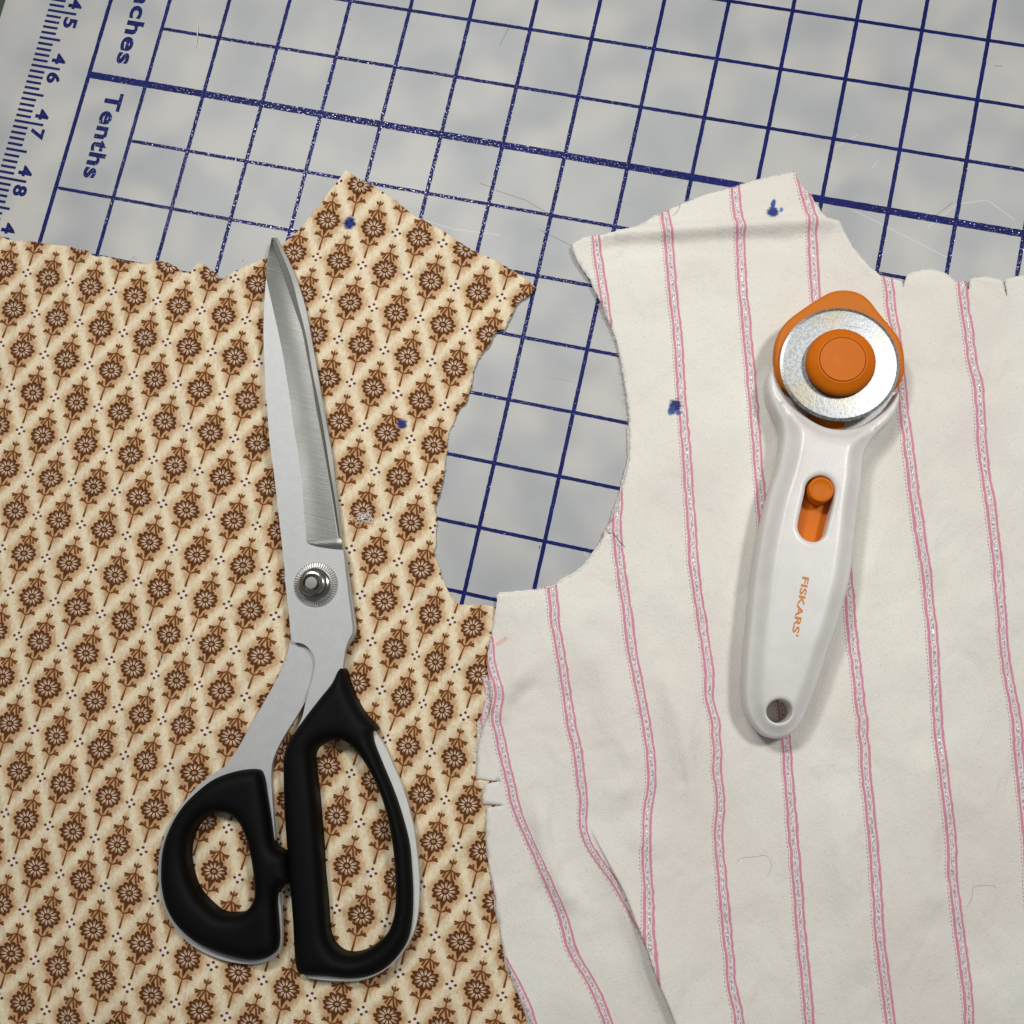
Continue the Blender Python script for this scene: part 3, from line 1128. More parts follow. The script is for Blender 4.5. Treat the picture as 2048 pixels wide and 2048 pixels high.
def fold_shift(px):
    """the high side of the fold hangs over the low side"""
    s, a = fold_side(px)
    k = np.where(s > 1.0, np.exp(-np.clip(s, 0, 900) / 22), 0) * a * 1.9
    return np.c_[-k * .97, k * .20]


def ridge(px, pts, amp, sig, sig2=None):
    L = cr_open(np.array(pts, float), 8.0)
    d = dist_path(px, L)
    # fade towards both ends
    e0 = np.linalg.norm(px - L[0], axis=1)
    e1 = np.linalg.norm(px - L[-1], axis=1)
    fade = np.clip(np.minimum(e0, e1) / 60, 0, 1)
    return 2.3 * amp * np.exp(-(d / sig)**2) * fade


def str_z(P, px, d):
    z = 1.75 + waves(P, 11, 8, 30, 75, .42)
    s, a = fold_side(px)
    hi = 1 / (1 + np.exp(-np.clip(s / 1.3, -40, 40)))
    z += a * 7.0 * hi * np.exp(-np.clip(s, 0, 900) / 120)
    z += a * 3.4 * np.exp(-(np.clip(-s, 0, 999) / 34)**2) * (1 - hi)
    z += ridge(px, [(1180, 474), (1400, 460), (1560, 450), (1690, 440)], 1.5, 15)
    z += ridge(px, [(1180, 500), (1400, 490), (1600, 480)], -.6, 16)
    z += ridge(px, cN([(640, 380), (690, 640), (740, 850), (830, 1020), (960, 1190)]), -1.3, 15)
    z += ridge(px, cN([(560, 420), (610, 680), (660, 880), (760, 1090), (900, 1260)]), 1.0, 26)
    z += ridge(px, cM([(1330, 700), (1420, 950), (1500, 1250), (1480, 1500)]), .9, 26)
    z += ridge(px, cM([(900, 500), (1000, 800), (1080, 1200), (1100, 1500)]), .8, 34)
    z += ridge(px, cM([(560, 650), (450, 820), (330, 980)]), .9, 20)
    z += ridge(px, cM([(620, 850), (480, 980), (340, 1090)]), -.8, 18)
    z += ridge(px, cN([(1000, 480), (1120, 400), (1260, 330)]), .9, 22)
    z += ridge(px, cN([(1150, 560), (1230, 700), (1330, 900)]), .8, 30)
    z += ridge(px, cO([(700, 300), (760, 800), (850, 1300), (900, 1700)]), .9, 40)
    z += ridge(px, cO([(1250, 100), (1300, 700), (1330, 1300)]), .7, 40)
    z += ridge(px, [(1760, 600), (1790, 760), (1830, 950), (1870, 1200)], .7, 28)
    # the stripes pucker the cloth a little
    z += .10 * np.sin(P[:, 1] / 2.9 + 2 * np.sin(P[:, 0] / 11)) * np.sin(P[:, 0] / 19 + 1)
    # cut edges stand off the mat here and there
    z += .55 * np.exp(-d / 3.0) * (.5 + .5 * np.sin(P[:, 0] / 8 + P[:, 1] / 13))
    z += 1.3 * np.exp(-(((px[:, 0] - 1150) / 45)**2 + ((px[:, 1] - 490) / 60)**2))
    z += 1.0 * np.exp(-(((px[:, 0] - 985) / 45)**2 + ((px[:, 1] - 1200) / 70)**2))
    z += .9 * np.exp(-(((px[:, 0] - 970) / 40)**2 + ((px[:, 1] - 1420) / 90)**2))
    z += 1.0 * np.exp(-(((px[:, 0] - 1850) / 45)**2 + ((px[:, 1] - 560) / 30)**2))
    return np.maximum(z, 1.3)


# extra points that hold the steep side of the fold
ex_lines = []
FP = FOLD[(FOLD[:, 1] < 2240)]
for off in (-4.5, -1.5, 0.0, 1.5, 4.5, 9.0):
    ex_lines.append(unp(FP + np.array([off, 0]), .0018) * 1000)
striped, striped_loop = cloth('striped_fabric', str_loop, str_z, str_uv, M_STR,
                              'white cotton cloth with thin pink and silver stripes lying on top, under the rotary cutter', 1.5, 1.8, ex_lines, shift=fold_shift)

# the second layer of the same cloth, seen as a narrow margin
und_px = cN([(420, 1600, 1), (372, 1600), (345, 1480), (300, 1250), (262, 1000), (232, 800), (228, 600), (236, 420), (240, 330, 1)])
und_px += cM([(205, 1540), (168, 1440), (172, 1200), (182, 1000), (208, 830, 1), (330, 700), (340, 420), (310, 272, 1)])
und_px += cE([(610, 1100, 1), (700, 1094), (850, 1079), (940, 1063), (1030, 1042), (1095, 994), (1192, 943), (1270, 874), (1338, 785), (1390, 706), (1412, 645), (1428, 612), (1462, 556),
              (1490, 468), (1530, 358), (1555, 258), (1580, 168), (1601, 80), (1606, 0)])
und_px += [(1256, 850), (1280, 790), (1320, 800), (1330, 900), (1310, 1100), (1200, 1250), (1150, 1500), (1100, 1900), (1110, 2160, 1), (1090, 2160, 1), (1050, 2030), (1035, 1985)]


def und_uv(P, px):
    q = str_uv(P, px)
    return np.c_[q[:, 0] + np.where(px[:, 1] > 1900, .62, np.where(px[:, 1] > 1490, .75, .15)), q[:, 1]]


under, under_loop = cloth('striped_fabric', loop(und_px, 1.1, 1.0), lambda P, px, d: 1.02 + .12 * np.sin(P[:, 0] / 9 + P[:, 1] / 14), und_uv, M_STR2,
                          'lower layer of striped white cotton showing as a narrow margin along the armhole edge', 2.5, 1.1)


# frayed ends along the cut edges
def fray(o, L, n, zc, lens, mat, region=None):
    paths = []
    t = np.roll(L, -1, 0) - np.roll(L, 1, 0)
    nr = -np.c_[-t[:, 1], t[:, 0]] / (np.linalg.norm(t, axis=1)[:, None] + 1e-9)
    px = prj(L[:, 0] * MM, L[:, 1] * MM, np.full(len(L), zc * MM))
    ok = (px > -20).all(1) & (px < 2068).all(1)
    cand = np.where(ok)[0] if region is None else np.where(ok & region(px))[0]
    if len(cand) == 0:
        return
    for _ in range(n):
        k = rng.choice(cand)
        ln = rng.uniform(*lens)
        d = nr[k] + rng.normal(0, .55, 2)
        d /= np.linalg.norm(d)
        p0 = L[k] - nr[k] * .3
        bend = rng.normal(0, .35) * np.array([-d[1], d[0]])
        s = np.linspace(0, 1, 4)
        P = p0 + d * (s * ln)[:, None] + bend * (s**2 * ln)[:, None]
        paths.append(np.c_[P, zc + .35 * s * rng.uniform(-.6, 1.0)])
    ob = tubes('frayed_threads', paths, (.035, .06), mat, o)
    ob['kind'] = 'stuff'


fray(floral, floral_loop, 260, .8, (.4, 1.3), M_THREAD)
fray(striped, striped_loop, 520, 2.0, (.4, 1.4), M_THREAD)
fray(striped, striped_loop, 60, 2.0, (1.2, 3.2), M_THREAD, lambda p: (p[:, 0] < 980) & (p[:, 1] > 1380) & (p[:, 1] < 1520))
fray(striped, striped_loop, 70, 2.0, (.8, 2.2), M_THREAD, lambda p: (p[:, 0] > 1190) & (p[:, 0] < 1262) & (p[:, 1] > 600) & (p[:, 1] < 900))

# ------------------------------------------------------------------ dressmaking shears
sc = thing('scissors', 'large steel dressmaking shears with black rubber handles lying on the floral cloth', 'scissors', None)
Z_LO0, Z_LO1, Z_UP0, Z_UP1 = 2.6, 5.0, 5.25, 7.9


def wpts(pts, z):
    return unp([p[:2] for p in pts], z * MM) * 1000


def resamp(P, n):
    s = np.r_[0, np.cumsum(np.linalg.norm(np.diff(P, axis=0), axis=1))]
    t = np.linspace(0, s[-1], n)
    return np.c_[[np.interp(t, s, P[:, k]) for k in range(P.shape[1])]].T


edge_cut = cA([(207, 170), (250, 330), (330, 560), (420, 830), (500, 1070), (550, 1330), (600, 1600)]) + cB([(620, 0), (680, 330), (740, 680), (790, 980), (820, 1180), (845, 1335)])
spine_tip = cA([(203, 166), (180, 300), (165, 420), (155, 560)])
facet = cA([(155, 560), (200, 760), (250, 980), (310, 1260), (350, 1500)]) + cB([(388, 0), (420, 250), (460, 480), (490, 700), (510, 940), (530, 1180), (545, 1360)])
runout = cB([(545, 1360), (562, 1386), (620, 1410), (720, 1430), (830, 1444), (890, 1447)])
spine = cA([(155, 560), (137, 830), (130, 1100), (140, 1400), (155, 1750)]) + cB([(158, 0), (190, 400), (230, 700), (270, 1050), (310, 1400), (340, 1720)]) + cC([(440, 300), (470, 550), (500, 830), (520, 1040)])
s_curve = cC([(526, 1132, 1), (545, 1165), (580, 1190), (640, 1195), (710, 1225), (770, 1280), (815, 1345), (835, 1410), (840, 1470), (825, 1560), (800, 1680), (760, 1800), (720, 1930)])
tang_r = cH([(1025, 740), (1000, 830), (985, 900), (958, 975), (930, 1080), (950, 1130, 1), (1060, 1000), (1200, 870), (1240, 700, 1)])
ric_r = cC([(1197, 1510), (1205, 1430), (1220, 1320), (1240, 1230), (1275, 1150), (1318, 1070, 1), (1320, 1000), (1300, 830), (1265, 560), (1230, 270), (1195, 0)])
up_outline = [(p[0], p[1]) for p in facet[::-1][1:-1]]
body_px = [facet[0] + (1,)] + spine[1:] + s_curve + tang_r + ric_r + [cB([(890, 1447)])[0] + (1,)] + runout[::-1][1:-1] + [facet[-1] + (1,)] + facet[::-1][1:-1]
body = loop(body_px, Z_UP1, .8)
up = solid('blade', [body], Z_UP1, Z_UP0, M_SATIN, sc)
up['label'] = 'satin steel upper blade'
# hollow-ground bevel: slopes from the facet line down to the cutting edge
NB = 70
left = np.vstack([cr_open(wpts(spine_tip, 7.2), 1.0), cr_open(wpts(facet, Z_UP1), 1.0)[1:]])
zl = np.r_[np.linspace(6.3, Z_UP1, len(cr_open(wpts(spine_tip, 7.2), 1.0))), np.full(len(cr_open(wpts(facet, Z_UP1), 1.0)) - 1, Z_UP1)]
lf = resamp(np.c_[left, zl], NB)
rt = resamp(np.c_[cr_open(wpts(edge_cut, 5.7), 1.0), np.full(len(cr_open(wpts(edge_cut, 5.7), 1.0)), 5.55)], NB)
V, Fc = [], []
NS = 7
for k in range(NB):
    for q in range(NS):
        t = q / (NS - 1)
        p = lf[k] * (1 - t) + rt[k] * t
        p = p.copy()
        p[2] -= .30 * math.sin(math.pi * t) * min(1, k / 20)       # hollow grind
        V.append(p * MM)
    V.append(np.array([rt[k][0], rt[k][1], Z_UP0]) * MM)
    V.append(np.array([lf[k][0], lf[k][1], Z_UP0]) * MM)
m_ = NS + 2
for k in range(NB - 1):
    for q in range(m_):
        q2 = (q + 1) % m_
        Fc.append((k * m_ + q, (k + 1) * m_ + q, (k + 1) * m_ + q2, k * m_ + q2))
Fc.append(tuple(range(m_)))
bev = mesh_obj('bevel', V, Fc, M_BEVEL, up, True)
auto_smooth(bev, 25)
# run-out of the grind
top_e = resamp(np.vstack([lf[-1][:2], rt[-1][:2], wpts(cB([(880, 1340)]), 6)[0]]), 24)
bot_e = resamp(wpts(runout, Z_UP1), 24)
V, Fc = [], []
for k in range(24):
    a = top_e[k]
    b = bot_e[k]
    za = Z_UP1 + (5.55 - Z_UP1) * min(1, k / 20)
    for q in range(7):
        t = q / 6
        z = za + (Z_UP1 - za) * (t**2.4)
        V.append(np.array([*(a * (1 - t) + b * t), z]) * MM)
for k in range(23):
    for q in range(6):
        Fc.append((k * 7 + q, k * 7 + q + 1, (k + 1) * 7 + q + 1, (k + 1) * 7 + q))
Fc = [f[::-1] for f in Fc]
mesh_obj('grind_run_out', V, Fc, M_BEVEL, up, True)
# honed micro-bevel along the cutting edge
tn = np.gradient(rt[:, :2], axis=0)
tn /= np.linalg.norm(tn, axis=1)[:, None]
sd_ = np.c_[-tn[:, 1], tn[:, 0]]
sd_ *= np.sign((sd_ * (rt[:, :2] - lf[:, :2])).sum(1))[:, None]
wd_ = np.linspace(.05, .42, NB)[:, None]
V = [(p[0] * MM, p[1] * MM, 5.58 * MM) for p in rt] + [(p[0] * MM, p[1] * MM, 5.30 * MM) for p in np.c_[rt[:, :2] + sd_ * wd_, rt[:, 2]]]
mesh_obj('cutting_edge', V, [(k + 1, k, NB + k, NB + k + 1) for k in range(NB - 1)], M_EDGE, up, False)

# lower blade with its tang and left finger loop
dk_lt = cA([(240, 170), (290, 290), (400, 560), (470, 830), (545, 1130), (610, 1500)]) + cB([(660, 0), (715, 300), (770, 650), (820, 950), (850, 1170), (872, 1330)])
out_r = cA([(265, 172), (300, 245), (380, 400), (450, 570), (520, 780), (570, 1000), (600, 1170), (650, 1450)]) + cB([(700, 0), (745, 250), (790, 500), (830, 800), (865, 1100), (890, 1330)])
ric_lo = cC([(1225, 60), (1268, 330), (1305, 600), (1340, 830), (1362, 1000), (1350, 1090, 1), (1310, 1160), (1200, 1300), (1100, 1420)])
inner_l = [(p[0] - 22 * min(1, max(0, p[1] - 490) / 160), p[1]) for p in edge_cut[::-1]]
rim_out = cI([(590, 400), (500, 455), (400, 545), (310, 660), (250, 770), (210, 890), (198, 1000), (200, 1090), (220, 1190), (260, 1300), (320, 1385), (400, 1460), (500, 1515), (600, 1550), (700, 1568),
              (780, 1570), (860, 1550), (915, 1505), (932, 1450), (930, 1300), (918, 1160), (905, 1080), (895, 950), (888, 870)])
rim_in_r = cH([(805, 1700), (795, 1550), (785, 1400), (780, 1300), (790, 1200), (820, 1120), (880, 1010), (950, 900), (1000, 815)])
tang_l = cH([(905, 420), (870, 560), (800, 700), (700, 880), (620, 1020), (570, 1110), (520, 1180), (470, 1250)])
lo_px = [dk_lt[0] + (1,)] + dk_lt[1:] + ric_lo + [cH([(1100, 640)])[0]] + rim_in_r[::-1] + rim_out[::-1] + tang_l[::-1] + [cC([(600, 1000)])[0] + (1,)] + cC([(560, 700), (560, 300)]) + inner_l[:-1] + [cA([(209, 178)])[0] + (1,)]
holeL = cI([(560, 672), (620, 685), (670, 730), (705, 800), (735, 900), (755, 1010), (765, 1110), (762, 1180), (735, 1235), (690, 1270), (640, 1278), (570, 1272), (500, 1225), (430, 1150), (385, 1050),
            (365, 970), (365, 880), (390, 790), (430, 730), (490, 685)])
hl = loop(holeL, 8.5, .8)


def shrink(L, d):
    t = np.roll(L, -1, 0) - np.roll(L, 1, 0)
    nr = np.c_[-t[:, 1], t[:, 0]] / (np.linalg.norm(t, axis=1)[:, None] + 1e-9)
    return L + nr * d


lo_loop = loop(lo_px, Z_LO1, .9)
low = solid('blade', [lo_loop, shrink(hl, -2.2)], Z_LO1, Z_LO0, M_SATIN, sc)
low['label'] = 'lower blade with its tang and the rim of the smaller finger loop'
# inner face strip, dark with the upper blade's shade painted in, and bright chamfer of the lower blade
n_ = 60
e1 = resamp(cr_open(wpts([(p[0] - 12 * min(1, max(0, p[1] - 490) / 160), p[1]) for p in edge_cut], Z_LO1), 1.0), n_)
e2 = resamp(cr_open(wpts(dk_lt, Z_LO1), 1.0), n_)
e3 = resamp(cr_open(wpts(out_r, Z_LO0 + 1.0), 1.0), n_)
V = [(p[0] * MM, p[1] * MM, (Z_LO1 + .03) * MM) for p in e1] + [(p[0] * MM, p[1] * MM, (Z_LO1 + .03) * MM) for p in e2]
mesh_obj('inner_face_shade', V, [(k + 1, k, n_ + k, n_ + k + 1) for k in range(n_ - 1)], M_INNER_SHADE, low, False)
V = [(p[0] * MM, p[1] * MM, (Z_LO1 + .02) * MM) for p in e2] + [(p[0] * MM, p[1] * MM, (Z_LO1 - .9) * MM) for p in e3] + [(p[0] * MM, p[1] * MM, Z_LO0 * MM) for p in e3]
Fc = [(k + 1, k, n_ + k, n_ + k + 1) for k in range(n_ - 1)] + [(n_ + k + 1, n_ + k, 2 * n_ + k, 2 * n_ + k + 1) for k in range(n_ - 1)]
mesh_obj('spine_chamfer', V, Fc, M_EDGE, low, False)


def grip_top(h_edge, h_top, width):
    def f(P, ds):
        d = np.min(ds, 0)
        t = np.clip(d / width, 0, 1)
        return h_edge + (h_top - h_edge) * np.sqrt(1 - (1 - t)**2.2)
    return f


gripL = cI([(770, 411), (805, 420), (822, 455), (840, 560), (862, 700), (880, 830), (892, 872), (925, 893), (968, 920, 1), (990, 1085, 1), (935, 1108), (908, 1145), (901, 1200), (908, 1300), (914, 1430),
            (900, 1490), (850, 1530), (760, 1545), (640, 1525), (520, 1485), (400, 1420), (310, 1335), (250, 1230), (222, 1110), (218, 1000), (230, 880), (270, 760), (340, 640), (430, 545), (530, 470),
            (640, 428), (720, 413)])
RG = (.12, .35, .75, 1.4, 2.3, 3.4)
gl = loop(gripL, 7.0, .8)
o = solid('handle_grip', [gl, hl], grip_top(6.6, 11.8, 5.0), 1.6, M_BLACK, sc, 1.5, RG, True)
o['label'] = 'black rubber grip round the smaller thumb loop'
auto_smooth(o, 60)
gripR = cH([(1235, 597), (1255, 615), (1268, 665), (1288, 720), (1322, 800), (1380, 898), (1440, 958), (1462, 988, 1), (1436, 1012, 1)])
gripR += cI([(1480, 240), (1540, 395), (1600, 540), (1650, 690), (1690, 850), (1705, 1000), (1712, 1150), (1705, 1320), (1680, 1430), (1620, 1525), (1540, 1600), (1450, 1640), (1350, 1652), (1200, 1640),
             (1070, 1632), (1035, 1618), (1020, 1585), (1000, 1300), (980, 1050), (965, 860), (950, 640), (945, 450)])
gripR += cH([(862, 1200), (872, 1130), (900, 1062), (960, 975), (1030, 880), (1100, 790), (1180, 688), (1215, 615)])
holeR = cI([(1240, 236), (1300, 245), (1350, 280), (1400, 340), (1450, 420), (1500, 520), (1545, 650), (1575, 780), (1595, 920), (1605, 1080), (1605, 1220), (1590, 1310), (1555, 1390), (1490, 1455),
            (1420, 1500), (1340, 1518), (1280, 1505), (1230, 1460), (1205, 1400), (1190, 1250), (1175, 1050), (1155, 800), (1135, 570), (1115, 390), (1115, 320), (1150, 270)])
hr = loop(holeR, 8.5, .8)
gr = loop(gripR, 7.5, .8)
o = solid('handle_grip', [gr, hr], grip_top(7.2, 12.6, 5.0), 1.6, M_BLACK, sc, 1.5, RG, True)
o['label'] = 'black rubber grip round the longer finger loop'
auto_smooth(o, 60)
rimR = cI([(1478, 178, 1), (1540, 270), (1600, 400), (1650, 520), (1690, 650), (1720, 790), (1738, 930), (1748, 1080), (1745, 1220), (1730, 1330), (1690, 1440), (1620, 1540), (1530, 1615), (1430, 1660),
           (1340, 1672), (1200, 1666), (1085, 1650), (1060, 1630, 1), (1200, 1600), (1330, 1600), (1450, 1580), (1560, 1500), (1630, 1400), (1655, 1300), (1660, 1100), (1640, 850), (1580, 640), (1500, 420), (1440, 280, 1)])
o = solid('handle_frame', [loop(rimR, 6.6, .8)], 6.6, 4.2, M_RIM, sc)

# pivot: knurled washer, nut, bolt
pvx, pvy = wpts([(500 + 850 * sC, 1100 + 445 * sC)], Z_UP1)[0]
Rw = 8.35


def knurl(k, q, r, z):
    if q in (3, 4):
        return r, z + (.35 if k % 4 < 2 else -.55)
    return r, z


lathe('washer', pvx, pvy, [(Rw, Z_UP1 + .02), (Rw, Z_UP1 + .25), (Rw - .15, Z_UP1 + .45), (Rw - .3, Z_UP1 + .6), (Rw - 1.9, Z_UP1 + .75), (Rw - 2.1, Z_UP1 + .5), (2.0, Z_UP1 + .5)],
      M_WASHER, sc, 208, knurl, 12)
zt = Z_UP1 + .5
lathe('nut', pvx, pvy, [(5.9, zt), (5.9, zt + 2.0), (5.5, zt + 2.3), (4.9, zt + 2.5), (4.7, zt + 5.6), (4.4, zt + 6.0), (3.9, zt + 6.2), (3.2, zt + 6.2), (3.05, zt + 6.0), (3.0, zt + 4.6)], M_NUT, sc, 64, None, 25)
lathe('bolt', pvx, pvy, [(2.4, zt + 1), (2.4, zt + 6.3), (2.15, zt + 6.6), (1.2, zt + 6.65)], make_steel('bolt_steel', '#8d8d8b', .5), sc, 48, None, 25)

# ------------------------------------------------------------------ rotary cutter
rc = thing('rotary_cutter', 'rotary cutter with white plastic handle, round steel blade and orange knob on the striped cloth', 'rotary cutter', None)
ZF = 2.4       # cloth under it
HT = 20.0
hand_px = cJ([(432, 800, 1), (420, 772), (398, 795), (370, 860), (358, 940), (365, 1020), (390, 1100), (430, 1190), (470, 1280), (485, 1370), (480, 1460), (455, 1600), (420, 1730)])
hand_px += cK([(300, 150), (265, 300), (235, 450), (210, 600), (190, 750), (175, 900), (160, 1050), (145, 1200), (135, 1400), (133, 1560), (150, 1660), (200, 1760), (270, 1830), (340, 1852), (400, 1848),
               (450, 1830), (520, 1770), (580, 1650), (630, 1520), (680, 1370), (720, 1240), (760, 1130), (800, 1000), (835, 870), (870, 720), (893, 550), (910, 400), (925, 250)])
hand_px += cJ([(1162, 1800), (1167, 1700), (1178, 1600), (1205, 1510), (1255, 1430), (1325, 1350), (1405, 1270), (1462, 1180), (1492, 1090), (1496, 1030), (1485, 1002), (1470, 1012, 1),
               (1440, 1062), (1380, 1142), (1300, 1212), (1200, 1282), (1100, 1320), (1000, 1334), (880, 1322), (780, 1282), (680, 1212), (590, 1132), (520, 1042), (470, 950), (445, 870)])
hloop = loop(hand_px, 11.0, .8)
slot_px = cK([(560, 130), (575, 60), (620, 15), (680, 2), (740, 28), (772, 90), (765, 170), (745, 260), (722, 350), (700, 425), (655, 462), (600, 465), (545, 435), (515, 380), (518, 320), (535, 240)])
slot = loop(slot_px, HT, .6)
eyel = loop(cK([(380 + 90 * math.cos(a), 1660 + 84 * math.sin(a)) for a in np.linspace(0, 2 * math.pi, 24, endpoint=False)]), HT - 4, .5)


def hand_top(P, ds):
    d = ds[0]
    px = prj(P[:, 0] * MM, P[:, 1] * MM, np.full(len(P), HT * MM))
    # the body thins towards the tail and towards the fork tips
    H = HT - 4.0 * np.clip((px[:, 1] - 1280) / 200, 0, 1)**1.5 - 3.5 * np.clip((900 - px[:, 1]) / 170, 0, 1)**1.3
    t = np.clip(d / 1.3, 0, 1)
    edge = .52 + .20 * np.sqrt(1 - (1 - t)**2)                # rounded lower edge
    s = np.clip((d - .6) / 6.2, 0, 1)
    sm = s * s * (3 - 2 * s)
    base = ZF + (H - ZF) * np.minimum(1, edge + (1 - edge) * sm)
    # fork: walls stay full height close to the blade
    for k, w in ((1, 1.7), (2, 1.5)):
        q = np.clip(ds[k] / w, 0, 1)
        base = base - (1 - np.sqrt(1 - (1 - q)**2)) * 1.3
    return base


hd = solid('handle', [hloop, slot, eyel], hand_top, ZF, M_WHITE, rc, 1.2, (.1, .25, .5, .9, 1.4, 2.0), True)
auto_smooth(hd, 70)
# lower jaw of the fork, seen in the gap below the blade
bcx, bcy = wpts(cJ([(984, 765)]), 17.6)[0]
bx_r = np.linalg.norm(wpts(cJ([(984 + 516, 765)]), 17.6)[0] - wpts(cJ([(984, 765)]), 17.6)[0])
cir = lambda cx, cy, r, n=72: np.c_[cx + r * np.cos(np.linspace(0, 2 * math.pi, n, endpoint=False)), cy + r * np.sin(np.linspace(0, 2 * math.pi, n, endpoint=False))]
jaw_px = cJ([(470, 900, 1), (450, 960), (520, 1100), (640, 1230), (800, 1330), (1000, 1370), (1180, 1330), (1340, 1230), (1450, 1100), (1470, 1010, 1), (1200, 950), (760, 950)])
solid('blade_cradle', [loop(jaw_px, 9.0, .9)], 9.0, ZF + .2, M_WHITE, rc)
tang_o = wpts(cJ([(728, 1000), (722, 1260), (760, 1330), (1020, 1345), (1030, 1250), (1020, 1000)]), 11.5)
solid('guard_arm', [ccw(tang_o)], 11.5, 8.5, M_ORANGE_WORN, rc)
guard_px = cJ([(420, 680), (430, 590), (470, 480), (530, 400), (600, 340), (700, 270), (800, 205), (900, 150), (980, 132), (1080, 135), (1170, 165), (1240, 220), (1310, 310), (1400, 420), (1480, 520),
               (1525, 620), (1540, 740), (1535, 840), (1505, 930), (1440, 1000), (1300, 1060), (1000, 1090), (700, 1060), (520, 980), (440, 870), (422, 760)])
gd = solid('blade_guard', [loop(guard_px, 14.5, .8)], lambda P, ds: 14.0 + 1.6 * np.sqrt(1 - (1 - np.clip(ds[0] / 1.6, 0, 1))**2), 11.0, M_ORANGE_WORN, rc, 2.0, (.15, .45, .9, 1.6), True)
auto_smooth(gd, 60)
bl = lathe('blade', bcx, bcy, [(bx_r - .9, 17.1), (bx_r, 17.25), (bx_r - 1.1, 17.6), (bx_r - 1.3, 17.62), (6.0, 17.62)], M_DISC, rc, 160, None, 8)
kx, ky = wpts(cJ([(993, 750)]), 20.0)[0]
kr = np.linalg.norm(wpts(cJ([(993 + 304, 750)]), 20.0)[0] - np.array([kx, ky]))
knob = lathe('knob', kx, ky, [(kr - 1.2, 17.6), (kr - .3, 18.0), (kr, 19.4), (kr - .3, 21.0), (kr - 1.6, 22.4), (kr - 3.0, 23.2), (kr * .70, 23.75), (kr * .665, 23.7), (kr * .655, 23.1), (kr * .60, 23.1)], M_ORANGE, rc, 96, None, 40)
k2x, k2y = wpts(cJ([(1018, 722)]), 24.0)[0]
kr2 = kr * .648
lathe('knob_button', kx, ky, [(kr2, 22.6), (kr2, 23.7), (kr2 - .25, 23.95), (kr2 * .75, 23.88), (kr2 * .4, 23.7), (.4, 23.62)], M_ORANGE, knob, 96, None, 40)
# slider in its slot
slp = shrink(slot, -1.2)
slider = solid('slider_plate', [slp], 12.5, 10.5, M_ORANGE, rc)
slx, sly = wpts(cK([(676, 102)]), 19.6)[0]
sr = np.linalg.norm(wpts(cK([(676 + 93, 102)]), 19.6)[0] - np.array([slx, sly]))
lathe('slider_button', slx, sly, [(sr, 12.4), (sr, 19.0), (sr - .4, 19.6), (sr - .9, 19.7), (sr - 1.3, 19.45), (sr * .4, 19.25), (.3, 19.2)], M_ORANGE, slider, 48, None, 40)
# the maker's lettering
b0 = wpts(cK([(544, 712)]), HT)[0]
b1 = wpts(cK([(470, 1104)]), HT)[0]
dirv = (b1 - b0) / np.linalg.norm(b1 - b0)
topv = np.array([-dirv[1], dirv[0]])
chp = np.linalg.norm(wpts(cK([(592, 718)]), HT)[0] - b0)


def text_z(P):
    return hand_top(P, [dist_loop(P, L) for L in (hloop, slot, eyel)]) + .07


text_mesh('FISKARS', 'lettering', b0, dirv, topv, np.linalg.norm(b1 - b0), chp, .25, M_OPRINT, hd, text_z, 1.0)
dx_, dy_ = wpts(cK([(507, 1128)]), HT)[0]
dd = cir(dx_, dy_, .42, 12)
mesh_obj('print_dot', np.c_[dd, text_z(dd)] * MM, [tuple(range(12))], M_OPRINT, hd, False)


# ------------------------------------------------------------------ loose threads, hairs, lint
def surf_z(px, kind):
    q = unp(px, .0015) * 1000
    if kind == 'mat':
        return np.full(len(q), .2)
    if kind == 'flo':
        return flo_z(q, np.asarray(px, float), dist_loop(q, flo_loop)) + .12
    return str_z(q, np.asarray(px, float), dist_loop(q, str_loop)) + .12


def strand(name, pts, r, mat, kind, label, cat, lift=0.0):
    P = cr_open(np.array(pts, float), 5.0)
    z = surf_z(P, kind)
    z = z + lift * np.sin(np.linspace(0, math.pi, len(z)))
    w = np.vstack([unp(P[k:k + 1], z[k] * MM) for k in range(len(P))]) * 1000
    o = tubes(name, [np.c_[w, z]], r, mat)
    return tag(o, label, cat)


strand('hair', cO([(80, 900), (100, 870), (150, 858), (200, 855), (250, 845), (285, 855), (303, 890), (300, 940), (275, 985)]), .028, M_HAIR, 'str',
       'fine dark hair curled on the striped cloth below the cutter handle', 'hair', .2)
strand('hair', cO([(1560, 1180), (1595, 1130), (1608, 1050), (1640, 1042), (1700, 1040), (1740, 1045), (1760, 1065)]), .028, M_HAIR, 'str',
       'fine dark hair bent at a right angle on the striped cloth', 'hair', .2)
strand('loose_thread', [(392, 96), (394, 80), (395, 66), (397, 44)], .2, M_THREAD, 'mat', 'short straight pale thread lying across a grid line beside the word Inches', 'thread', .3)
strand('loose_thread', cC([(1610, 820), (1640, 845), (1690, 862), (1730, 845), (1775, 838)]), .10, M_THREAD, 'flo', 'short wavy white thread on a flower beside the shears pivot', 'thread', .3)
strand('loose_thread', cZ([(1410, 1325), (1422, 1370), (1418, 1430), (1432, 1475)]), .12, M_THREAD, 'flo', 'tiny straight white thread on the floral cloth left of the shears', 'thread', .3)
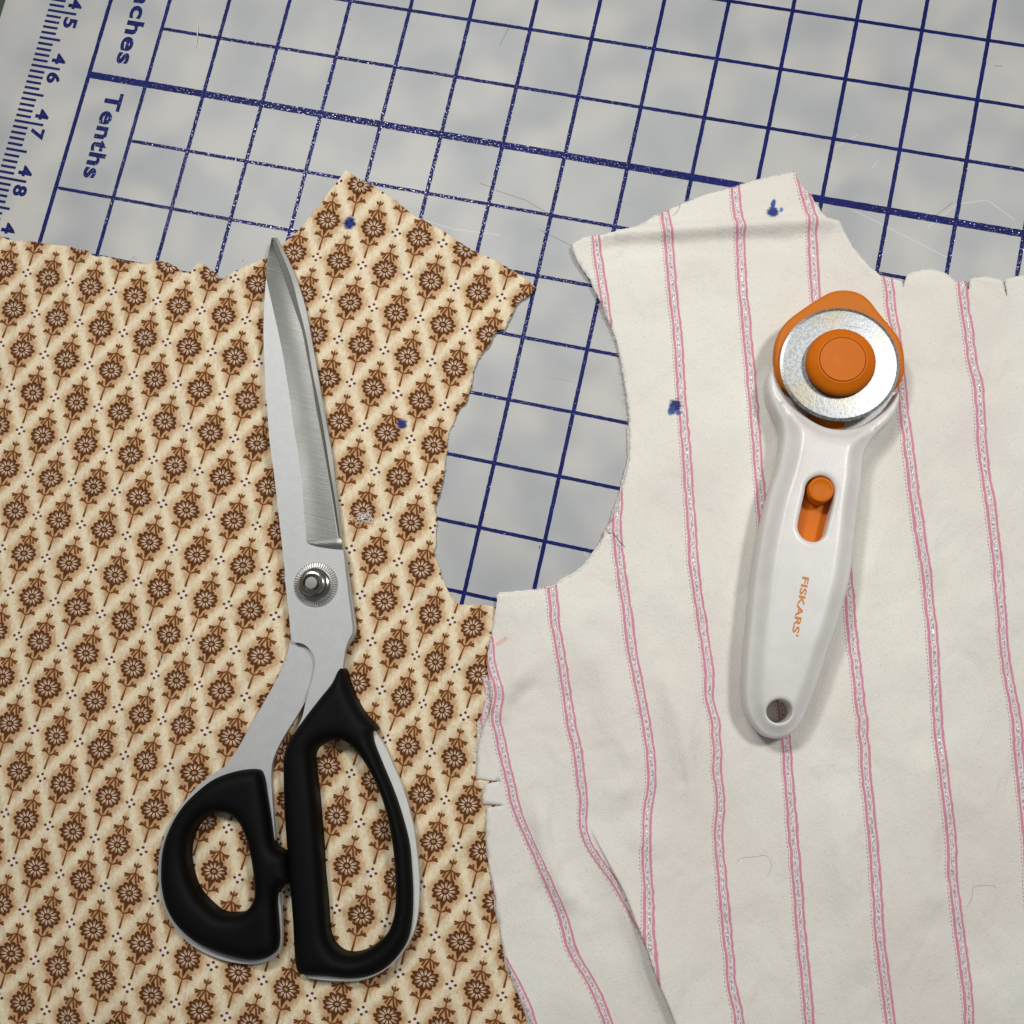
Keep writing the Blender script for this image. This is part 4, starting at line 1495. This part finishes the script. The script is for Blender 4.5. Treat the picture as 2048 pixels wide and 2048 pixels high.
strand('loose_thread', cE([(1480, 632), (1515, 670), (1550, 715), (1585, 752)]), .10, M_BROWNTH, 'str', 'dark grey thread lying on a pink stripe at the armhole edge', 'thread', .3)
strand('loose_thread', [(1345, 432), (1356, 420), (1362, 405)], .05, M_HAIR, 'str', 'very short dark thread at the shoulder edge of the striped cloth', 'thread', .2)
strand('loose_thread', [(262, 518), (268, 514), (272, 512)], .07, M_SPECK, 'flo', 'dark thread snippet on the cut edge of the floral cloth', 'thread', .2)
strand('loose_thread', cI([(985, 700), (1000, 725), (1003, 750), (990, 785)]), .04, M_THREAD, 'flo', 'fine white thread caught on the black handle', 'thread', 0).location.z = .0123
# tangle of white lint
paths = []
c0 = np.array([500 + 1085 * sA, 800 + 1140 * sA])
for k in range(16):
    a = rng.uniform(0, 6.28)
    n = 14
    ph = np.linspace(0, rng.uniform(2.5, 6), n) + a
    pr = rng.uniform(4, 10) * (1 + .4 * np.sin(ph * 1.7 + k))
    ctr = c0 + rng.normal(0, 1, 2) * np.array([7, 4]) + np.array([3.0, -3.0]) * rng.uniform(-1, 1.8)
    P = ctr + np.c_[pr * np.cos(ph) * 1.25, pr * np.sin(ph) * .7] @ np.array([[.85, -.5], [.5, .85]])
    z = surf_z(P, 'flo') + rng.uniform(0, .8) + .3 * np.sin(ph)
    paths.append(np.c_[unp(P, .0012) * 1000, np.maximum(z, .9)])
tag(tubes('lint_clump', paths, (.10, .16), M_THREAD), 'small tangled clump of white lint on a brown flower', 'lint')
# specks of dark lint
for k, (px_, py_, lb) in enumerate(((1079, 1094, 'tiny dark bristle of lint beside a grid crossing in the armhole'), (486, 522, 'tiny dark speck of lint on the mat near the shears tip'))):
    x_, y_ = w_at(px_, py_)
    tag(tubes('lint_speck', [np.array([(x_ * 1000 - .1, y_ * 1000 - .5, .25), (x_ * 1000, y_ * 1000, .3), (x_ * 1000 + .15, y_ * 1000 + .5, .25)]) if k == 0 else
                             np.array([(x_ * 1000 - .15, y_ * 1000, .22), (x_ * 1000, y_ * 1000 + .05, .25), (x_ * 1000 + .15, y_ * 1000, .22)])], .16, M_SPECK), lb, 'lint')
